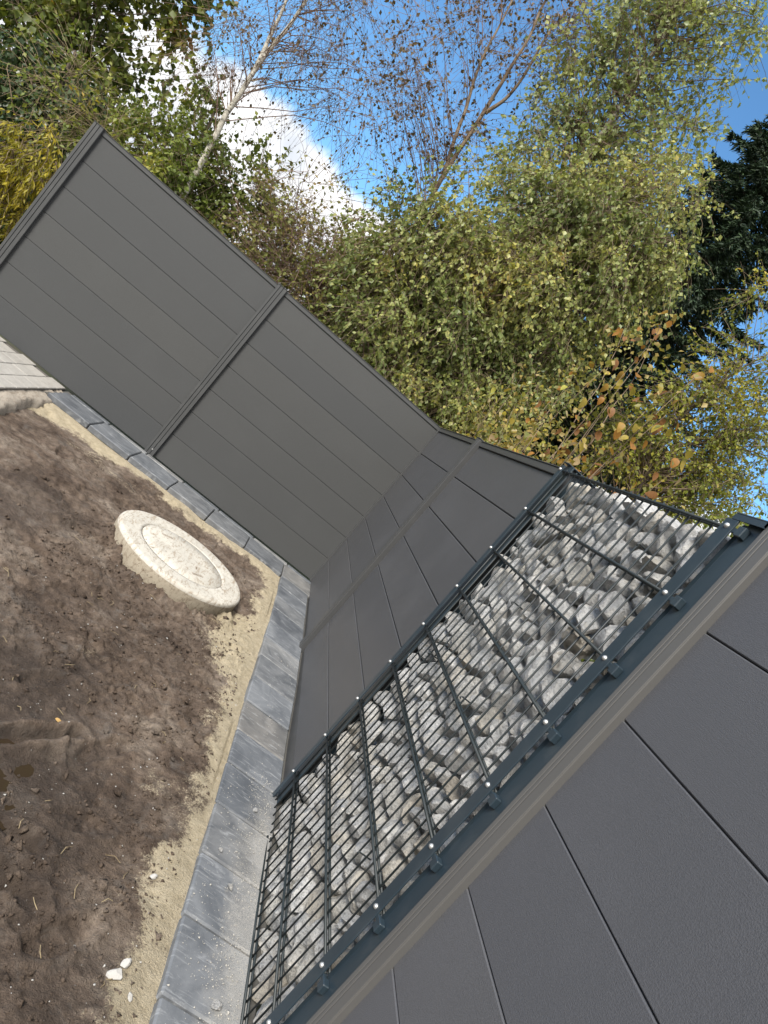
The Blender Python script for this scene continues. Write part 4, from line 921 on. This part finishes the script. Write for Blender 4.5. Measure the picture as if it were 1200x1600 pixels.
# shrub with big ochre leaves beside the cage
def big_leaf_shrub(name, label, seed, base, stems, leaf_pts, sizes, mats_, extra):
    r = np.random.default_rng(seed); root = thing(name, base, label, 'shrub'); o0 = np.array(base)
    m = MB()
    for st in stems:
        P_ = [np.array(q, float) - o0 for q in st]; dense = []
        for a, b_ in zip(P_[:-1], P_[1:]):
            for s_ in np.linspace(0, 1, 4, endpoint=False): dense.append(a * (1 - s_) + b_ * s_ + r.normal(0, .008, 3))
        dense.append(P_[-1]); m.tube(dense, list(np.linspace(0.006, 0.0015, len(dense))), 5)
    obj('stem', m.mesh('stem', M_birchbr, True), root)
    if extra:       # the many small leaves between the large ones
        S_ = np.array([st[-2:] for st in stems], float); k = r.integers(0, len(S_), extra); q = r.uniform(.15, 1.1, (extra, 1))
        P_ = S_[k, 0] * (1 - q) + S_[k, 1] * q + r.normal(0, .11, (extra, 3))
        V_, F_ = leaves_np(P_, unit(r, extra) + np.array([0, 0, -.4]), unit(r, extra) + np.array([0, -.2, .5]), r.uniform(.03, .055, extra), r.uniform(.022, .042, extra))
        me = mesh('crown', V_ - o0, F_, M_l_hazel); at = me.attributes.new('var', 'FLOAT', 'FACE'); at.data.foreach_set('value', np.repeat(r.random(extra), 2).astype(np.float32))
        obj('crown', me, root)['kind'] = 'stuff'
    ms = [leaf_plate('leaf', 1.0, 0.86, mt_, 6, c_) for mt_ in mats_ for c_ in (0.1, 0.35, 0.7)]
    for P_, s_ in zip(leaf_pts, sizes):
        o = obj('leaf', ms[r.integers(len(ms))], root, Vector(P_) - Vector(base)); o.scale = (s_,) * 3
        o.rotation_euler = (r.normal(0, .6), r.uniform(.2, 1.2), r.uniform(0, 6.28))
    return root
def flat_leaf(name, col, tr=0.35):
    m, t, b = mat(name, 0.55, 0, 0.4); v = coords(t); n1 = noise(t, v, 5, 4, .6)
    L(t, ramp(t, n1, [(0.35, tuple(x * .7 for x in col)), (0.65, col)]), b.inputs['Base Color'])
    o = t.nodes['Material Output']; ts = N(t, 'ShaderNodeBsdfTranslucent'); ts.inputs[0].default_value = (*[min(1, x * 1.3) for x in col], 1)
    mx_ = N(t, 'ShaderNodeMixShader'); mx_.inputs[0].default_value = tr; L(t, b.outputs[0], mx_.inputs[1]); L(t, ts.outputs[0], mx_.inputs[2]); L(t, mx_.outputs[0], o.inputs[0]); return m
LM = [flat_leaf('leaf_ochre', (0.36, 0.21, 0.035)), flat_leaf('leaf_amber', (0.34, 0.16, 0.03)), flat_leaf('leaf_tan', (0.32, 0.23, 0.11)), flat_leaf('leaf_gold', (0.34, 0.26, 0.04)), flat_leaf('leaf_rust', (0.26, 0.12, 0.04))]
LY = [flat_leaf('leaf_lime', (0.40, 0.38, 0.07)), flat_leaf('leaf_yellow', (0.52, 0.43, 0.06)), flat_leaf('leaf_olive', (0.17, 0.18, 0.05)), flat_leaf('leaf_tan_pale', (0.44, 0.36, 0.18))]
r = np.random.default_rng(77)
hb_ = (0.75, 3.4, -0.2)
stems = []; tips = []
for q in range(19):
    tx, ty, tz = 0.40 + r.uniform(0, 0.7), 2.2 + r.uniform(0, 2.5), r.uniform(2.0, 3.05)
    if tz > 2.3 and r.random() < .35: tz -= .4
    stems.append([hb_, ((hb_[0] + tx) / 2 + r.normal(0, .08), (hb_[1] + ty) / 2 + r.normal(0, .1), 1.2), (tx, ty, tz)]); tips.append(stems[-1])
stems += [[(0.75, 3.4, 1.0), (0.75, 3.6, 2.2), (0.72, 3.9, 2.9), (0.7, 4.3, 3.4)], [(0.75, 3.4, 1.0), (0.8, 3.3, 2.3), (0.75, 3.4, 2.9), (.7, 3.6, 3.35)]]
tips += stems[-2:]
lp_, ls_ = [], []
for st in tips:
    a, b_ = np.array(st[-2]), np.array(st[-1])
    for q in range(13):
        s_ = r.uniform(.5, 1.08); lp_.append(tuple(a * (1 - s_) + b_ * s_ + r.normal(0, .075, 3))); ls_.append(r.uniform(.04, .082))
big_leaf_shrub('hazel_shrub', 'shrub with large ochre and rust leaves standing behind the top of the stone cage', 31, hb_, stems, lp_, ls_, LM, 1100)
hb_ = (0.55, 4.3, -0.2); stems = []; lp_ = []; ls_ = []
for q in range(18):
    tx, ty, tz = r.uniform(.25, .85), r.uniform(3.3, 4.9), r.uniform(1.9, 2.75)
    stems.append([hb_, ((hb_[0] + tx) / 2, (hb_[1] + ty) / 2, 1.1), (tx, ty, tz)])
    a, b_ = np.array(stems[-1][-2]), np.array(stems[-1][-1])
    for k in range(15):
        s_ = r.uniform(.3, 1.05); lp_.append(tuple(a * (1 - s_) + b_ * s_ + r.normal(0, .07, 3))); ls_.append(r.uniform(.035, .065))
big_leaf_shrub('hazel_shrub', 'shrub with lime and yellow leaves behind the short dark fence field', 32, hb_, stems, lp_, ls_, LY, 1700)

# the far edge of the wood that closes the view between the trunks
r = np.random.default_rng(9); Pn = []
for q in range(26000):
    x_ = r.uniform(-3, 16); top = 3.2 + 2.2 * vnoise(np.array([x_ * .8]), np.array([1.5]))[0] + (1.2 if x_ > 0.5 else 0)
    Pn.append((x_, 15 + r.uniform(-1, 2.5), r.uniform(0, 1) ** .8 * top))
Pn = np.array(Pn); n = len(Pn)
V_, F_ = leaves_np(Pn, unit(r, n), unit(r, n) + np.array([0, 0, .5]), r.uniform(.12, .22, n), r.uniform(.1, .16, n))
me = mesh('woodland', V_, F_, M_l_green); at = me.attributes.new('var', 'FLOAT', 'FACE'); at.data.foreach_set('value', np.repeat(r.random(n) * .8, 2).astype(np.float32))
o = obj('woodland', me, kind='stuff'); o['label'] = 'far green edge of the wood behind the trees'; o['category'] = 'wood'
